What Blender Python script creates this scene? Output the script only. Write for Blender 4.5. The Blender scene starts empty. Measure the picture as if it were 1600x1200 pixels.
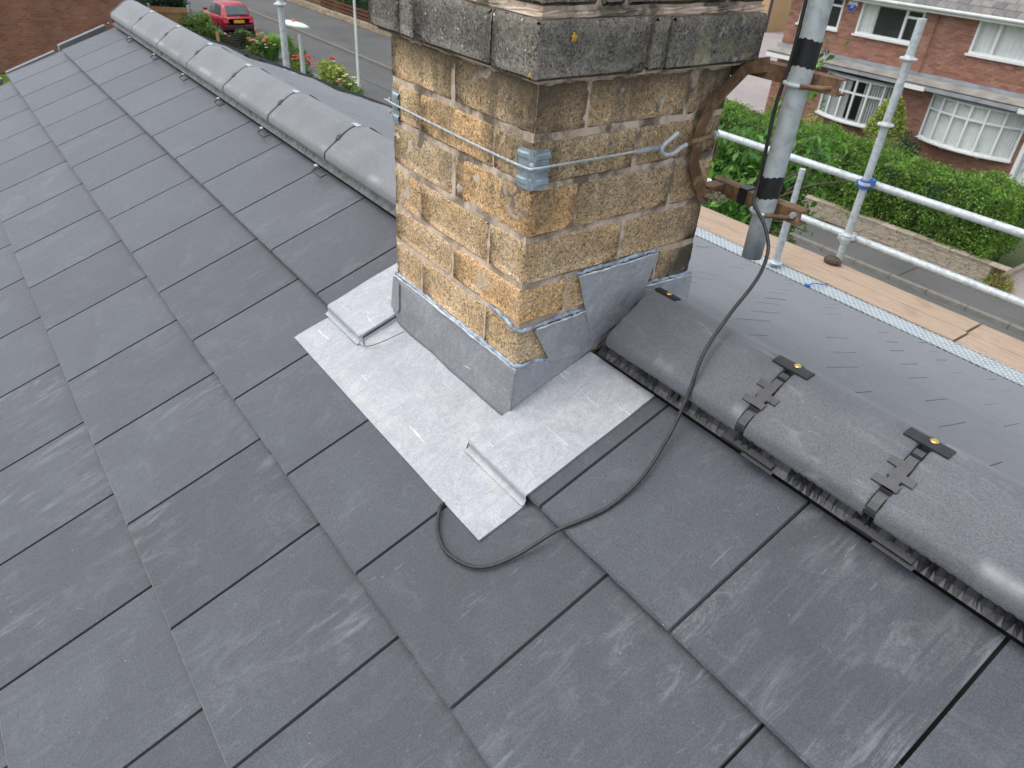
import bpy, bmesh, math, random
import numpy as np
from math import sin, cos, tan, pi, radians as rad
from mathutils import Vector, Matrix
random.seed(7); rng = np.random.default_rng(7)
scene = bpy.context.scene; col = scene.collection
# ------------------------------------------------------------------ camera
cam = bpy.data.cameras.new('camera'); camo = bpy.data.objects.new('camera', cam); col.objects.link(camo)
CR = ((0.59577249, 0.80048092, 0.06546318), (0.4835341, -0.29240735, -0.82504104), (-0.64128769, 0.52319044, -0.56126808))
r_, d_, f_ = map(Vector, CR); r_.normalize(); f_ = (f_ - r_*f_.dot(r_)).normalized(); u_ = r_.cross(f_)
M = Matrix((r_, u_, -f_)).transposed().to_4x4(); M.translation = (0.8532, -0.9876, 0.6703)
camo.matrix_world = M
cam.sensor_width = 36; cam.lens = 36*1122.49/1600; cam.clip_start = .02; cam.clip_end = 400
cam.dof.use_dof = True; cam.dof.focus_distance = 1.25; cam.dof.aperture_fstop = 11
scene.camera = camo
# ------------------------------------------------------------------ sky, sun, exposure (bright overcast)
w = bpy.data.worlds.new('World'); scene.world = w; w.use_nodes = True
nt = w.node_tree; bg = nt.nodes['Background']
sky = nt.nodes.new('ShaderNodeTexSky'); sky.sky_type = 'NISHITA'; sky.sun_disc = False
SUN_EL, SUN_AZ = rad(66), rad(205)
sky.sun_elevation = SUN_EL; sky.sun_rotation = SUN_AZ; sky.air_density = 1.0; sky.dust_density = 3.0
hs = nt.nodes.new('ShaderNodeHueSaturation'); hs.inputs['Saturation'].default_value = .45
nt.links.new(sky.outputs[0], hs.inputs['Color']); nt.links.new(hs.outputs[0], bg.inputs[0]); bg.inputs[1].default_value = .15
sl = bpy.data.lights.new('sun', 'SUN'); so = bpy.data.objects.new('sun', sl); col.objects.link(so)
sl.energy = .75; sl.angle = rad(90); sl.color = (1, .98, .955)
sd = Vector((sin(SUN_AZ)*cos(SUN_EL), cos(SUN_AZ)*cos(SUN_EL), sin(SUN_EL)))
so.rotation_euler = sd.to_track_quat('Z', 'Y').to_euler()
scene.view_settings.view_transform = 'Standard'; scene.view_settings.look = 'None'
scene.view_settings.exposure = .78; scene.view_settings.gamma = 1; scene.view_settings.use_curve_mapping = False
try:
    scene.cycles.max_bounces = 6; scene.cycles.transparent_max_bounces = 8
    scene.cycles.use_denoising = True
except Exception: pass

# ------------------------------------------------------------------ object helpers
WL = {}
def tag(o, label=None, cat=None, group=None, kind=None):
    if label: o['label'] = label
    if cat: o['category'] = cat
    if group: o['group'] = group
    if kind: o['kind'] = kind
    return o
def thing(name, loc, label, cat, group=None):
    o = bpy.data.objects.new(name, None); col.objects.link(o); o.location = loc; o.empty_display_size = .1
    WL[o.name] = Vector(loc); return tag(o, label, cat, group)
def link(me, name, parent=None, origin=(0, 0, 0), rot=None):
    o = bpy.data.objects.new(name, me); col.objects.link(o); origin = Vector(origin)
    if parent: o.parent = parent; o.location = origin - WL[parent.name]
    else: o.location = origin
    if rot: o.rotation_euler = rot
    WL[o.name] = origin; return o
class MB:
    def __init__(s): s.v = []; s.f = []; s.m = []; s.mi = 0; s.sm = []; s.smooth = False
    def add(s, vs, fs):
        b = len(s.v); s.v += [tuple(v) for v in vs]
        for f in fs: s.f.append(tuple(b+i for i in f)); s.m.append(s.mi); s.sm.append(s.smooth)
        return s
    def box(s, a, b, ch=0):
        (x0, y0, z0), (x1, y1, z1) = a, b
        if x0 > x1: x0, x1 = x1, x0
        if y0 > y1: y0, y1 = y1, y0
        if z0 > z1: z0, z1 = z1, z0
        if not ch:
            return s.add([(x0,y0,z0),(x1,y0,z0),(x1,y1,z0),(x0,y1,z0),(x0,y0,z1),(x1,y0,z1),(x1,y1,z1),(x0,y1,z1)],
                [(3,2,1,0),(4,5,6,7),(0,1,5,4),(1,2,6,5),(2,3,7,6),(3,0,4,7)])
        # chamfered box: 24 verts
        c = ch; V = []; idx = {}
        for X, sx in ((x0, 1), (x1, -1)):
            for Y, sy in ((y0, 1), (y1, -1)):
                for Z, sz in ((z0, 1), (z1, -1)):
                    k = (sx, sy, sz)
                    idx[k+('x',)] = len(V); V.append((X, Y+sy*c, Z+sz*c))
                    idx[k+('y',)] = len(V); V.append((X+sx*c, Y, Z+sz*c))
                    idx[k+('z',)] = len(V); V.append((X+sx*c, Y+sy*c, Z))
        F = []
        q = lambda *a: F.append([idx[i] for i in a])
        for sx in (1, -1): q((sx,1,1,'x'),(sx,-1,1,'x'),(sx,-1,-1,'x'),(sx,1,-1,'x'))
        for sy in (1, -1): q((1,sy,1,'y'),(-1,sy,1,'y'),(-1,sy,-1,'y'),(1,sy,-1,'y'))
        for sz in (1, -1): q((1,1,sz,'z'),(-1,1,sz,'z'),(-1,-1,sz,'z'),(1,-1,sz,'z'))
        for a_ in (1, -1):
            for b_ in (1, -1):
                q((a_,b_,1,'x'),(a_,b_,-1,'x'),(a_,b_,-1,'y'),(a_,b_,1,'y'))
                q((a_,1,b_,'x'),(a_,-1,b_,'x'),(a_,-1,b_,'z'),(a_,1,b_,'z'))
                q((1,a_,b_,'y'),(-1,a_,b_,'y'),(-1,a_,b_,'z'),(1,a_,b_,'z'))
        for sx in (1, -1):
            for sy in (1, -1):
                for sz in (1, -1): F.append([idx[(sx,sy,sz,'x')], idx[(sx,sy,sz,'y')], idx[(sx,sy,sz,'z')]])
        return s.add(V, F)
    def obox(s, c, ax, ay, az, hx, hy, hz):
        c, ax, ay, az = Vector(c), Vector(ax), Vector(ay), Vector(az)
        V = [c+ax*i*hx+ay*j*hy+az*k*hz for k in (-1, 1) for i, j in ((-1,-1),(1,-1),(1,1),(-1,1))]
        return s.add(V, [(3,2,1,0),(4,5,6,7),(0,1,5,4),(1,2,6,5),(2,3,7,6),(3,0,4,7)])
    def tube(s, pts, r, n=12, cap=True, closed=False):
        pts = [Vector(p) for p in pts]; N = len(pts); rr = r if isinstance(r, (list, tuple)) else [r]*N
        up = None; V = []
        for i, p in enumerate(pts):
            if closed: t = (pts[(i+1) % N]-pts[i-1]).normalized()
            else: t = (pts[min(i+1, N-1)]-pts[max(i-1, 0)]).normalized()
            if up is None: up = t.orthogonal().normalized()
            up = (up - t*up.dot(t)).normalized(); b = t.cross(up)
            for k in range(n):
                a = 2*pi*k/n; V.append(p+(up*cos(a)+b*sin(a))*rr[i])
        F = [(i*n+k, i*n+(k+1) % n, ((i+1) % N)*n+(k+1) % n, ((i+1) % N)*n+k) for i in range(N if closed else N-1) for k in range(n)]
        sm = s.smooth; s.smooth = True; s.add(V, F); s.smooth = False
        if cap and not closed:
            s.add(V[:n], [tuple(range(n-1, -1, -1))]); s.add(V[-n:], [tuple(range(n))])
        s.smooth = sm; return s
    def lathe(s, c, prof, n=24, axis='z'):
        V = []
        for r, h in prof:
            for k in range(n):
                a = 2*pi*k/n; p = (r*cos(a), r*sin(a), h)
                if axis == 'x': p = (h, r*cos(a), r*sin(a))
                if axis == 'y': p = (r*cos(a), h, -r*sin(a))
                V.append((c[0]+p[0], c[1]+p[1], c[2]+p[2]))
        F = [(i*n+k, i*n+(k+1) % n, (i+1)*n+(k+1) % n, (i+1)*n+k) for i in range(len(prof)-1) for k in range(n)]
        return s.add(V, F)
    def prism(s, poly, d):
        """poly: 3-D points of a planar outline, d: thickness vector"""
        n = len(poly); d = Vector(d); P = [Vector(p) for p in poly]
        return s.add(P+[p+d for p in P], [tuple(range(n-1, -1, -1)), tuple(range(n, 2*n))]+[(i, (i+1) % n, n+(i+1) % n, n+i) for i in range(n)])
    def grid(s, fn, nu, nv, thick=None):
        P = [Vector(fn(i/nu, j/nv)) for j in range(nv+1) for i in range(nu+1)]
        F = [(j*(nu+1)+i, j*(nu+1)+i+1, (j+1)*(nu+1)+i+1, (j+1)*(nu+1)+i) for j in range(nv) for i in range(nu)]
        if thick is None: return s.add(P, F)
        t = Vector(thick); n = len(P); F2 = [tuple(n+i for i in reversed(f)) for f in F]
        ed = [j*(nu+1) for j in range(nv, -1, -1)] + [i for i in range(1, nu+1)] + [j*(nu+1)+nu for j in range(1, nv+1)] + [nv*(nu+1)+i for i in range(nu-1, -1, -1)]
        E_ = [(ed[k+1], ed[k], n+ed[k], n+ed[k+1]) for k in range(len(ed)-1)]
        return s.add(P+[p+t for p in P], F+F2+E_)
    def mesh(s, name, mat):
        me = bpy.data.meshes.new(name); me.from_pydata([tuple(v) for v in s.v], [], s.f)
        for m in (mat if isinstance(mat, (list, tuple)) else [mat]): me.materials.append(m)
        me.polygons.foreach_set('material_index', s.m); me.polygons.foreach_set('use_smooth', s.sm); me.update(); return me
    def build(s, name, mat, parent=None, origin=(0, 0, 0), rot=None):
        """verts are relative to origin"""
        return link(s.mesh(name, mat), name, parent, origin, rot)
    def fixn(s): return s
def world(mb, name, mat, parent, origin=None, **k):
    """verts given in world coordinates; origin only moves the pivot"""
    if origin is None: return mb.build(name, mat, parent, (0, 0, 0))
    o = Vector(origin); mb.v = [tuple(Vector(v)-o) for v in mb.v]; return mb.build(name, mat, parent, o)
def crv(pts, n=8):
    """Catmull-Rom"""
    P = [Vector(p) for p in pts]; P = [2*P[0]-P[1]]+P+[2*P[-1]-P[-2]]; out = []
    for i in range(1, len(P)-2):
        for k in range(n):
            t = k/n; a, b, c, d = P[i-1:i+3]
            out.append(.5*((2*b)+(c-a)*t+(2*a-5*b+4*c-d)*t*t+(3*b-3*c+d-a)*t**3))
    out.append(P[-2]); return out

# ------------------------------------------------------------------ materials
class NG:
    def __init__(s, name):
        s.mat = bpy.data.materials.new(name); s.mat.use_nodes = True; s.t = s.mat.node_tree; s.N = s.t.nodes; s.L = s.t.links
        s.b = s.N['Principled BSDF']; s.tc = s.N.new('ShaderNodeTexCoord'); s.obj = s.tc.outputs['Object']
    def put(s, sock, v):
        if isinstance(v, bpy.types.NodeSocket): s.L.new(v, sock)
        elif v is not None:
            if sock.type == 'RGBA' and not hasattr(v, '__len__'): v = (v, v, v, 1)
            elif sock.type == 'RGBA' and len(v) == 3: v = (*v, 1)
            sock.default_value = v
    def noise(s, scale, detail=4, rough=.55, vec=None, dist=0, out=0):
        n = s.N.new('ShaderNodeTexNoise'); s.put(n.inputs['Vector'], vec or s.obj)
        for k, v in (('Scale', scale), ('Detail', detail), ('Roughness', rough), ('Distortion', dist)): n.inputs[k].default_value = v
        return n.outputs[out]
    def vor(s, scale, vec=None, feature='F1', out='Distance', rnd=1):
        n = s.N.new('ShaderNodeTexVoronoi'); n.feature = feature; s.put(n.inputs['Vector'], vec or s.obj); n.inputs['Scale'].default_value = scale
        n.inputs['Randomness'].default_value = rnd
        return n.outputs[out]
    def mapp(s, vec=None, scale=(1, 1, 1), rot=(0, 0, 0), loc=(0, 0, 0)):
        n = s.N.new('ShaderNodeMapping'); s.put(n.inputs['Vector'], vec or s.obj); n.inputs['Scale'].default_value = scale
        n.inputs['Rotation'].default_value = rot; n.inputs['Location'].default_value = loc; return n.outputs[0]
    def ramp(s, fac, stops, interp='LINEAR'):
        n = s.N.new('ShaderNodeValToRGB'); s.put(n.inputs[0], fac); cr = n.color_ramp; cr.interpolation = interp
        while len(cr.elements) < len(stops): cr.elements.new(.5)
        for e, (p, c) in zip(cr.elements, stops):
            e.position = p; e.color = (c, c, c, 1) if not hasattr(c, '__len__') else (*c, 1)
        return n.outputs[0]
    def mix(s, fac, a, b, mode='MIX'):
        n = s.N.new('ShaderNodeMix'); n.data_type = 'RGBA'; n.blend_type = mode; n.clamp_factor = True
        s.put(n.inputs[0], fac); s.put(n.inputs[6], a); s.put(n.inputs[7], b); return n.outputs[2]
    def math(s, op, a, b=0, clamp=False):
        n = s.N.new('ShaderNodeMath'); n.operation = op; n.use_clamp = clamp; s.put(n.inputs[0], a); s.put(n.inputs[1], b); return n.outputs[0]
    def vadd(s, a, b, op='ADD'):
        n = s.N.new('ShaderNodeVectorMath'); n.operation = op; s.put(n.inputs[0], a); s.put(n.inputs[1], b); return n.outputs[0]
    def sep(s, v=None):
        n = s.N.new('ShaderNodeSeparateXYZ'); s.put(n.inputs[0], v or s.obj); return n.outputs
    def ocol(s):
        n = s.N.new('ShaderNodeSeparateColor'); s.L.new(s.N.new('ShaderNodeObjectInfo').outputs['Color'], n.inputs[0]); return n.outputs[0]
    def orand(s): return s.N.new('ShaderNodeObjectInfo').outputs['Random']
    def island(s): return s.N.new('ShaderNodeNewGeometry').outputs['Random Per Island']
    def randvec(s):
        r = s.orand(); n = s.N.new('ShaderNodeCombineXYZ'); s.put(n.inputs[0], s.math('MULTIPLY', r, 37.)); s.put(n.inputs[1], s.math('MULTIPLY', r, 91.)); s.put(n.inputs[2], s.math('MULTIPLY', r, 13.))
        return s.vadd(s.obj, n.outputs[0])
    def bump(s, h, strength=.5, dist=.01, prev=None):
        n = s.N.new('ShaderNodeBump'); s.put(n.inputs['Height'], h); n.inputs['Strength'].default_value = strength; n.inputs['Distance'].default_value = dist
        if prev: s.put(n.inputs['Normal'], prev)
        return n.outputs[0]
    def fin(s, color=None, rough=.6, metal=0, normal=None, spec=.5, alpha=None, trans=None):
        s.put(s.b.inputs['Base Color'], color); s.put(s.b.inputs['Roughness'], rough); s.put(s.b.inputs['Metallic'], metal)
        s.put(s.b.inputs['Specular IOR Level'], spec)
        if normal: s.put(s.b.inputs['Normal'], normal)
        return s.mat
def plain(name, c, rough=.6, metal=0, var=.12, sc=20, bump=0, spec=.5):
    g = NG(name); n = g.noise(sc, 3); k = g.ramp(n, [(.3, 1-var), (.7, 1+var)])
    return g.fin(g.mix(1, c, k, 'MULTIPLY'), rough, metal, g.bump(g.noise(sc*6, 3), bump, .002) if bump else None, spec)

def m_slate():
    g = NG('concrete_slate'); v = g.randvec(); r = g.orand()
    big = g.noise(7, 5, .6, v, .4); base = g.ramp(big, [(.26, (.044, .0485, .0585)), (.52, (.0565, .062, .0735)), (.76, (.073, .0795, .092))])
    base = g.mix(1, base, g.ramp(r, [(0, .85), (1, 1.13)]), 'MULTIPLY')
    fine = g.noise(420, 3, .7, v); base = g.mix(1, base, g.ramp(fine, [(.30, .58), (.5, 1.0), (.70, 1.55)]), 'MULTIPLY')
    # chalky handling scuffs, dragged mostly up and down the slope
    st = g.mapp(v, (26, 4.2, 26), (0, 0, rad(-20))); sc = g.noise(1.6, 6, .72, st, .7)
    msk = g.ramp(g.noise(4.2, 3, .5, v, .6), [(.50, 0), (.70, 1)])
    f = g.math('MULTIPLY', g.math('MULTIPLY', g.ramp(sc, [(.52, 0), (.74, 1)]), g.math('ADD', msk, g.math('MULTIPLY', g.ocol(), .25))), g.ocol())
    base = g.mix(g.math('MULTIPLY', f, .75), base, (.34, .355, .37))
    lg = g.noise(1.4, 7, .75, g.mapp(v, (11, 1.6, 11), (0, 0, rad(-32)), (3, 1, 2)), 1.1); lgm = g.math('MULTIPLY', g.ramp(lg, [(.52, 0), (.555, .8), (.585, .15), (.70, .7)]), g.math('MULTIPLY', g.math('MULTIPLY', g.ocol(), g.ocol()), g.ramp(g.noise(5, 2, .5, v, .3), [(.52, 0), (.66, 1)])))
    base = g.mix(g.math('MULTIPLY', lgm, g.ramp(g.noise(180, 3, .7, v), [(.4, .15), (.6, .55)])), base, (.30, .315, .325))
    cl = g.ramp(g.noise(11, 6, .75, v, .9), [(.54, 0), (.78, .26)]); base = g.mix(cl, base, (.24, .25, .262))
    st2 = g.mapp(v, (60, 3.2, 30), (0, 0, rad(14))); s2 = g.ramp(g.noise(2.0, 2, .5, st2, 1.4), [(.72, 0), (.745, 1), (.765, 0)])
    base = g.mix(g.math('MULTIPLY', s2, .3), base, (.36, .37, .38))
    pits = g.ramp(g.vor(150, v), [(.07, 1), (.15, 0)]); pm = g.ramp(g.noise(9, 2, .5, v), [(.42, 0), (.6, 1)])
    base = g.mix(g.math('MULTIPLY', g.math('MULTIPLY', pits, pm), .75), base, (.02, .02, .023))
    spk = g.ramp(g.vor(85, g.vadd(v, (5, 5, 5))), [(.05, 1), (.11, 0)]); spm = g.ramp(g.noise(14, 3, .7, g.vadd(v, (1, 7, 5))), [(.58, 0), (.66, .9)]); base = g.mix(g.math('MULTIPLY', spk, spm), base, (.45, .47, .49))
    cr = g.ramp(g.noise(2.4, 3, .5, g.vadd(v, (9, 2, 4))), [(.70, 0), (.78, .28)]); base = g.mix(g.math('MULTIPLY', cr, f), base, (.36, .35, .24))
    h = g.noise(60, 5, .65, v); riv = g.noise(1.3, 5, .6, g.mapp(v, (8, 14, 8), (0, 0, .3)))
    nb = g.bump(riv, .3, .005, g.bump(h, .4, .002, g.bump(fine, .6, .0012)))
    g.b.inputs['Sheen Weight'].default_value = .34; g.b.inputs['Sheen Roughness'].default_value = .5
    return g.fin(base, g.ramp(big, [(.3, .56), (.7, .68)]), 0, nb, .45)
def m_ridge(name, lo, hi, old=False):
    g = NG(name); v = g.randvec()
    big = g.noise(6, 5, .6, v, .3); c = g.ramp(big, [(.3, lo), (.7, hi)])
    fine = g.noise(420, 3, .75, v); c = g.mix(1, c, g.ramp(fine, [(.3, .6), (.7, 1.45)]), 'MULTIPLY')
    pits = g.ramp(g.vor(230, v), [(.10, 1), (.2, 0)]); c = g.mix(g.math('MULTIPLY', pits, .6), c, (.015, .015, .017))
    f = g.math('MULTIPLY', g.ramp(g.noise(1.7, 6, .7, g.mapp(v, (5, 22, 22), (.1, 0, .1)), .8), [(.55, 0), (.75, .6)]), g.ramp(g.noise(5, 2, .5, v), [(.5, 0), (.65, 1)]))
    c = g.mix(f, c, (.34, .35, .36))
    y_ = g.sep()[1]; fold_glint = g.ramp(g.math('ABSOLUTE', g.math('ADD', g.math('ABSOLUTE', y_), -.103)), [(0, 1), (.012, 0)]); wm = g.ramp(g.noise(2.2, 4, .65, g.mapp(v, (3, 1, 1))), [(.48, 0), (.60, .6)])  # pale band on the lower bend: chalky scuff plus a highlight painted in
    c = g.mix(g.math('MULTIPLY', fold_glint, wm), c, (.36, .37, .375))
    g.b.inputs['Sheen Weight'].default_value = .2; g.b.inputs['Sheen Roughness'].default_value = .5
    return g.fin(c, .62, 0, g.bump(g.noise(80, 4, .6, v), .25, .0015, g.bump(fine, .5, .001)), .5)
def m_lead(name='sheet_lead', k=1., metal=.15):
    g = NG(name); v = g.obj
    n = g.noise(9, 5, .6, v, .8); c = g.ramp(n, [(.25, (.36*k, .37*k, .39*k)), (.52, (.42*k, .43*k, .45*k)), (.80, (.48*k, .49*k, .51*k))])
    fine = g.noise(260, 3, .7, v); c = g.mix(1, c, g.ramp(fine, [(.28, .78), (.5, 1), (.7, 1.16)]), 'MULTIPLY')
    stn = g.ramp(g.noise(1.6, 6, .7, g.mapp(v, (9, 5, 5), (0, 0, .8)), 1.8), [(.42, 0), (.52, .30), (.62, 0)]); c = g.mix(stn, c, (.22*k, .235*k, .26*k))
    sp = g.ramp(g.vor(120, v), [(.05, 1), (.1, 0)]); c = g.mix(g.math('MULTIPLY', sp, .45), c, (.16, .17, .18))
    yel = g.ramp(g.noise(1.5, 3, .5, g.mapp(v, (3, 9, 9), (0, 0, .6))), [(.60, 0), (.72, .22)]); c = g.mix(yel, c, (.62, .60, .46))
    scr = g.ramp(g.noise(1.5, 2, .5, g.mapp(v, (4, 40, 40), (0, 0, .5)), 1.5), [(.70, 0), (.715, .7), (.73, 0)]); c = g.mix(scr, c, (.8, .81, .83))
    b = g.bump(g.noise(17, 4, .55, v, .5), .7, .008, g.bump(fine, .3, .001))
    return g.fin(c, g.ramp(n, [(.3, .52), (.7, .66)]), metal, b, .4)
def m_block(name, dark=0.):
    """split-faced buff block: coarse grains, open pores, soot and lime in patches"""
    g = NG(name); v = g.obj; r = g.orand()
    vr = g.randvec(); big = g.noise(9, 5, .65, vr, .6)
    if not dark:
        c = g.ramp(big, [(.25, (.48, .32, .175)), (.45, (.60, .42, .24)), (.62, (.69, .515, .32)), (.8, (.75, .60, .42))])
        c = g.mix(g.ramp(r, [(0, .50), (.35, 0)]), c, (.38, .265, .16)); c = g.mix(g.ramp(r, [(.6, 0), (1, .45)]), c, (.60, .33, .12))
    else:
        c = g.ramp(big, [(.25, (.11, .100, .088)), (.5, (.18, .165, .145)), (.75, (.27, .245, .205))])
    c = g.mix(1, c, g.ramp(r, [(0, .88), (1, 1.1)]), 'MULTIPLY')
    gr = g.vor(330, v, 'F1', 'Color'); bw = g.N.new('ShaderNodeRGBToBW'); g.L.new(gr, bw.inputs[0])
    c = g.mix(1, c, g.ramp(bw.outputs[0], [(.14, .52), (.36, .9), (.62, 1.05), (.80, 1.22), (.95, 1.6)]), 'MULTIPLY')
    mid = g.noise(95, 4, .75, v); c = g.mix(1, c, g.ramp(mid, [(.3, .68), (.48, 1.0), (.7, 1.18)]), 'MULTIPLY')
    po = g.ramp(g.noise(250, 3, .75, v), [(.38, 1), (.45, 0)]); pm = g.ramp(g.noise(30, 3, .6, v), [(.35, .4), (.6, 1)])
    c = g.mix(g.math('MULTIPLY', g.math('MULTIPLY', po, pm), .92), c, (.030, .022, .016))
    if not dark:
        x, y, z = g.sep()[:3]
        # soot on the corner away from the roof and algae run-off below the corbel
        soot = g.ramp(g.math('ADD', g.math('MULTIPLY', g.math('SUBTRACT', y, .045), 3.4), g.math('SUBTRACT', g.noise(9, 4, .6, v), .52)), [(.06, 0), (.30, 1)])
        low = g.ramp(z, [(.12, 1), (.24, .25)]); c = g.mix(g.math('MULTIPLY', g.math('MULTIPLY', soot, low), .88), c, (.055, .053, .05))
        dr = g.ramp(g.noise(1.3, 4, .6, g.mapp(v, (15, 15, 2.4))), [(.46, 0), (.62, 1)]); up = g.ramp(z, [(.14, .12), (.42, .85)])
        c = g.mix(g.math('MULTIPLY', g.math('MULTIPLY', dr, up), g.ramp(mid, [(.35, 1), (.65, .45)])), c, (.105, .098, .065))
        cor = g.ramp(g.math('ADD', g.math('ABSOLUTE', x, 0), g.math('ABSOLUTE', g.math('ADD', y, .286), 0)), [(.015, .75), (.09, 0)])
        c = g.mix(g.math('MULTIPLY', g.math('MULTIPLY', cor, g.ramp(z, [(.17, 0), (.3, 1)])), g.ramp(g.noise(25, 3, .6, v), [(.35, .4), (.6, 1)])), c, (.05, .046, .038))
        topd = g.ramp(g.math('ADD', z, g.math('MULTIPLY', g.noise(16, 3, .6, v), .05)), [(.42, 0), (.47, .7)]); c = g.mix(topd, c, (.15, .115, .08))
        lime = g.ramp(g.noise(13, 4, .7, g.vadd(v, (3, 1, 7))), [(.60, 0), (.70, .6)]); c = g.mix(g.math('MULTIPLY', lime, g.ramp(z, [(.02, 1), (.16, .15)])), c, (.70, .64, .55))
    else:
        x, y, z = g.sep()[:3]
        fr = g.ramp(g.math('ADD', y, .31), [(.0, 1), (.02, .25)])
        chips = g.ramp(g.noise(120, 1, .5, v), [(.715, 0), (.735, 1)]); cm = g.ramp(g.noise(10, 2, .5, v), [(.40, 0), (.5, 1)])
        c = g.mix(g.math('MULTIPLY', g.math('MULTIPLY', g.math('MULTIPLY', chips, cm), fr), .9), c, (.70, .67, .62))
        li = g.ramp(g.noise(16, 5, .75, g.vadd(v, (2, 8, 3)), .6), [(.50, 0), (.64, .8)]); right = g.ramp(g.math('ADD', y, .30), [(.0, .35), (.30, 1)])
        c = g.mix(g.math('MULTIPLY', g.math('MULTIPLY', li, right), g.ramp(mid, [(.3, .2), (.6, 1)])), c, (.33, .31, .19))
        pale = g.ramp(g.noise(40, 4, .7, g.vadd(v, (4, 4, 1))), [(.60, 0), (.72, .7)]); c = g.mix(g.math('MULTIPLY', pale, right), c, (.48, .46, .40))
    hb = g.noise(120, 5, .75, v); h2 = g.noise(26, 4, .6, v)
    nb = g.bump(h2, .6, .006, g.bump(bw.outputs[0], .6, .002, g.bump(hb, .9, .0035)))
    return g.fin(c, .92, 0, nb, .2)
def m_mortar():
    g = NG('pink_mortar'); v = g.obj; c = g.ramp(g.noise(20, 4, .6, v), [(.3, (.54, .41, .31)), (.7, (.74, .60, .48))])
    x, y, z = g.sep()[:3]; rt = g.ramp(x, [(.0, .2), (.0, 1)]); c = g.mix(g.math('MULTIPLY', g.ramp(g.noise(14, 4, .65, v), [(.44, 0), (.58, .85)]), g.ramp(z, [(.02, .35), (.30, 1)])), c, (.085, .078, .055))
    return g.fin(c, .95, 0, g.bump(g.noise(160, 4, .7, v), .6, .002), .2)
def m_galv(name='galvanised_steel', c=(.50, .54, .545)):
    g = NG(name); v = g.obj; k = g.ramp(g.noise(30, 5, .7, v, .5), [(.3, .62), (.5, 1.0), (.7, 1.18)])
    return g.fin(g.mix(1, c, k, 'MULTIPLY'), g.ramp(g.noise(40, 3), [(.3, .45), (.7, .65)]), .25, g.bump(g.noise(90, 3), .15, .001), .5)
def m_rust():
    g = NG('rusty_steel'); v = g.obj; n = g.noise(28, 5, .65, v, .5)
    c = g.ramp(n, [(.25, (.075, .042, .026)), (.46, (.16, .09, .05)), (.62, (.28, .18, .10)), (.78, (.44, .41, .36))])
    return g.fin(c, .8, .15, g.bump(g.noise(140, 4, .7), .5, .0015), .3)
def m_asphalt(name, a, b, sc=1.):
    g = NG(name); v = g.obj; c = g.ramp(g.noise(.35*sc, 6, .65, v, .6), [(.3, a), (.7, b)])
    c = g.mix(1, c, g.ramp(g.noise(40, 3, .7, v), [(.3, .82), (.7, 1.15)]), 'MULTIPLY')
    c = g.mix(g.ramp(g.noise(1.8, 4, .6, g.mapp(v, (.35, 2, 1))), [(.6, 0), (.75, .35)]), c, (.05, .05, .05))
    return g.fin(c, .9, 0, g.bump(g.noise(60, 3), .3, .01), .3)
def m_isl(name, cols, rough=.85, sc=30, bump=.3, dist=.004, extra=None, spec=.3):
    g = NG(name); c = g.ramp(g.island(), [(i/(max(1, len(cols)-1)), cc) for i, cc in enumerate(cols)])
    c = g.mix(1, c, g.ramp(g.noise(sc, 4, .65), [(.3, .75), (.7, 1.2)]), 'MULTIPLY')
    if extra: c = g.mix(g.ramp(g.noise(extra[0], 4, .6), [(.5, 0), (.7, extra[1])]), c, extra[2])
    return g.fin(c, rough, 0, g.bump(g.noise(sc*3, 3), bump, dist), spec)
def m_orand(name, cols, rough=.85, sc=30, bump=.3, dist=.004):
    g = NG(name); c = g.ramp(g.orand(), [(i/(max(1, len(cols)-1)), cc) for i, cc in enumerate(cols)])
    c = g.mix(1, c, g.ramp(g.noise(sc, 4, .65), [(.3, .75), (.7, 1.2)]), 'MULTIPLY')
    return g.fin(c, rough, 0, g.bump(g.noise(sc*3, 3), bump, dist), .3)
def m_leaf(name, cols, sc=.8):
    g = NG(name); c = g.ramp(g.island(), [(i/(max(1, len(cols)-1)), cc) for i, cc in enumerate(cols)])
    c = g.mix(1, c, g.ramp(g.noise(sc*2.2, 4, .65), [(.32, .42), (.5, .95), (.68, 1.45)]), 'MULTIPLY')
    tr = g.N.new('ShaderNodeBsdfTranslucent'); g.L.new(g.mix(1, c, (1.3, 1.5, .7), 'MULTIPLY'), tr.inputs[0])
    mx = g.N.new('ShaderNodeMixShader'); mx.inputs[0].default_value = .35; g.fin(c, .5, 0, None, .4)
    g.L.new(g.b.outputs[0], mx.inputs[1]); g.L.new(tr.outputs[0], mx.inputs[2]); g.L.new(mx.outputs[0], g.N['Material Output'].inputs[0]); return g.mat
def m_glass():
    g = NG('window_glass'); c = g.ramp(g.noise(1.2, 2), [(.4, (.05, .06, .06)), (.6, (.09, .10, .10))])
    g.fin(c, .04, 0, None, .8); tr = g.N.new('ShaderNodeBsdfTransparent'); mx = g.N.new('ShaderNodeMixShader'); mx.inputs[0].default_value = .1
    g.L.new(tr.outputs[0], mx.inputs[1]); g.L.new(g.b.outputs[0], mx.inputs[2]); g.L.new(mx.outputs[0], g.N['Material Output'].inputs[0]); return g.mat
def m_wood(name, a, b, vec=(1, 14, 14)):
    g = NG(name); v = g.mapp(None, vec); c = g.ramp(g.noise(3, 6, .65, v, 1.0), [(.3, a), (.7, b)])
    c = g.mix(g.ramp(g.noise(3.3, 5, .6), [(.55, 0), (.72, .45)]), c, tuple(x*.55 for x in a))
    return g.fin(c, .8, 0, g.bump(g.noise(9, 5, .7, v), .3, .003), .3)
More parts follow.
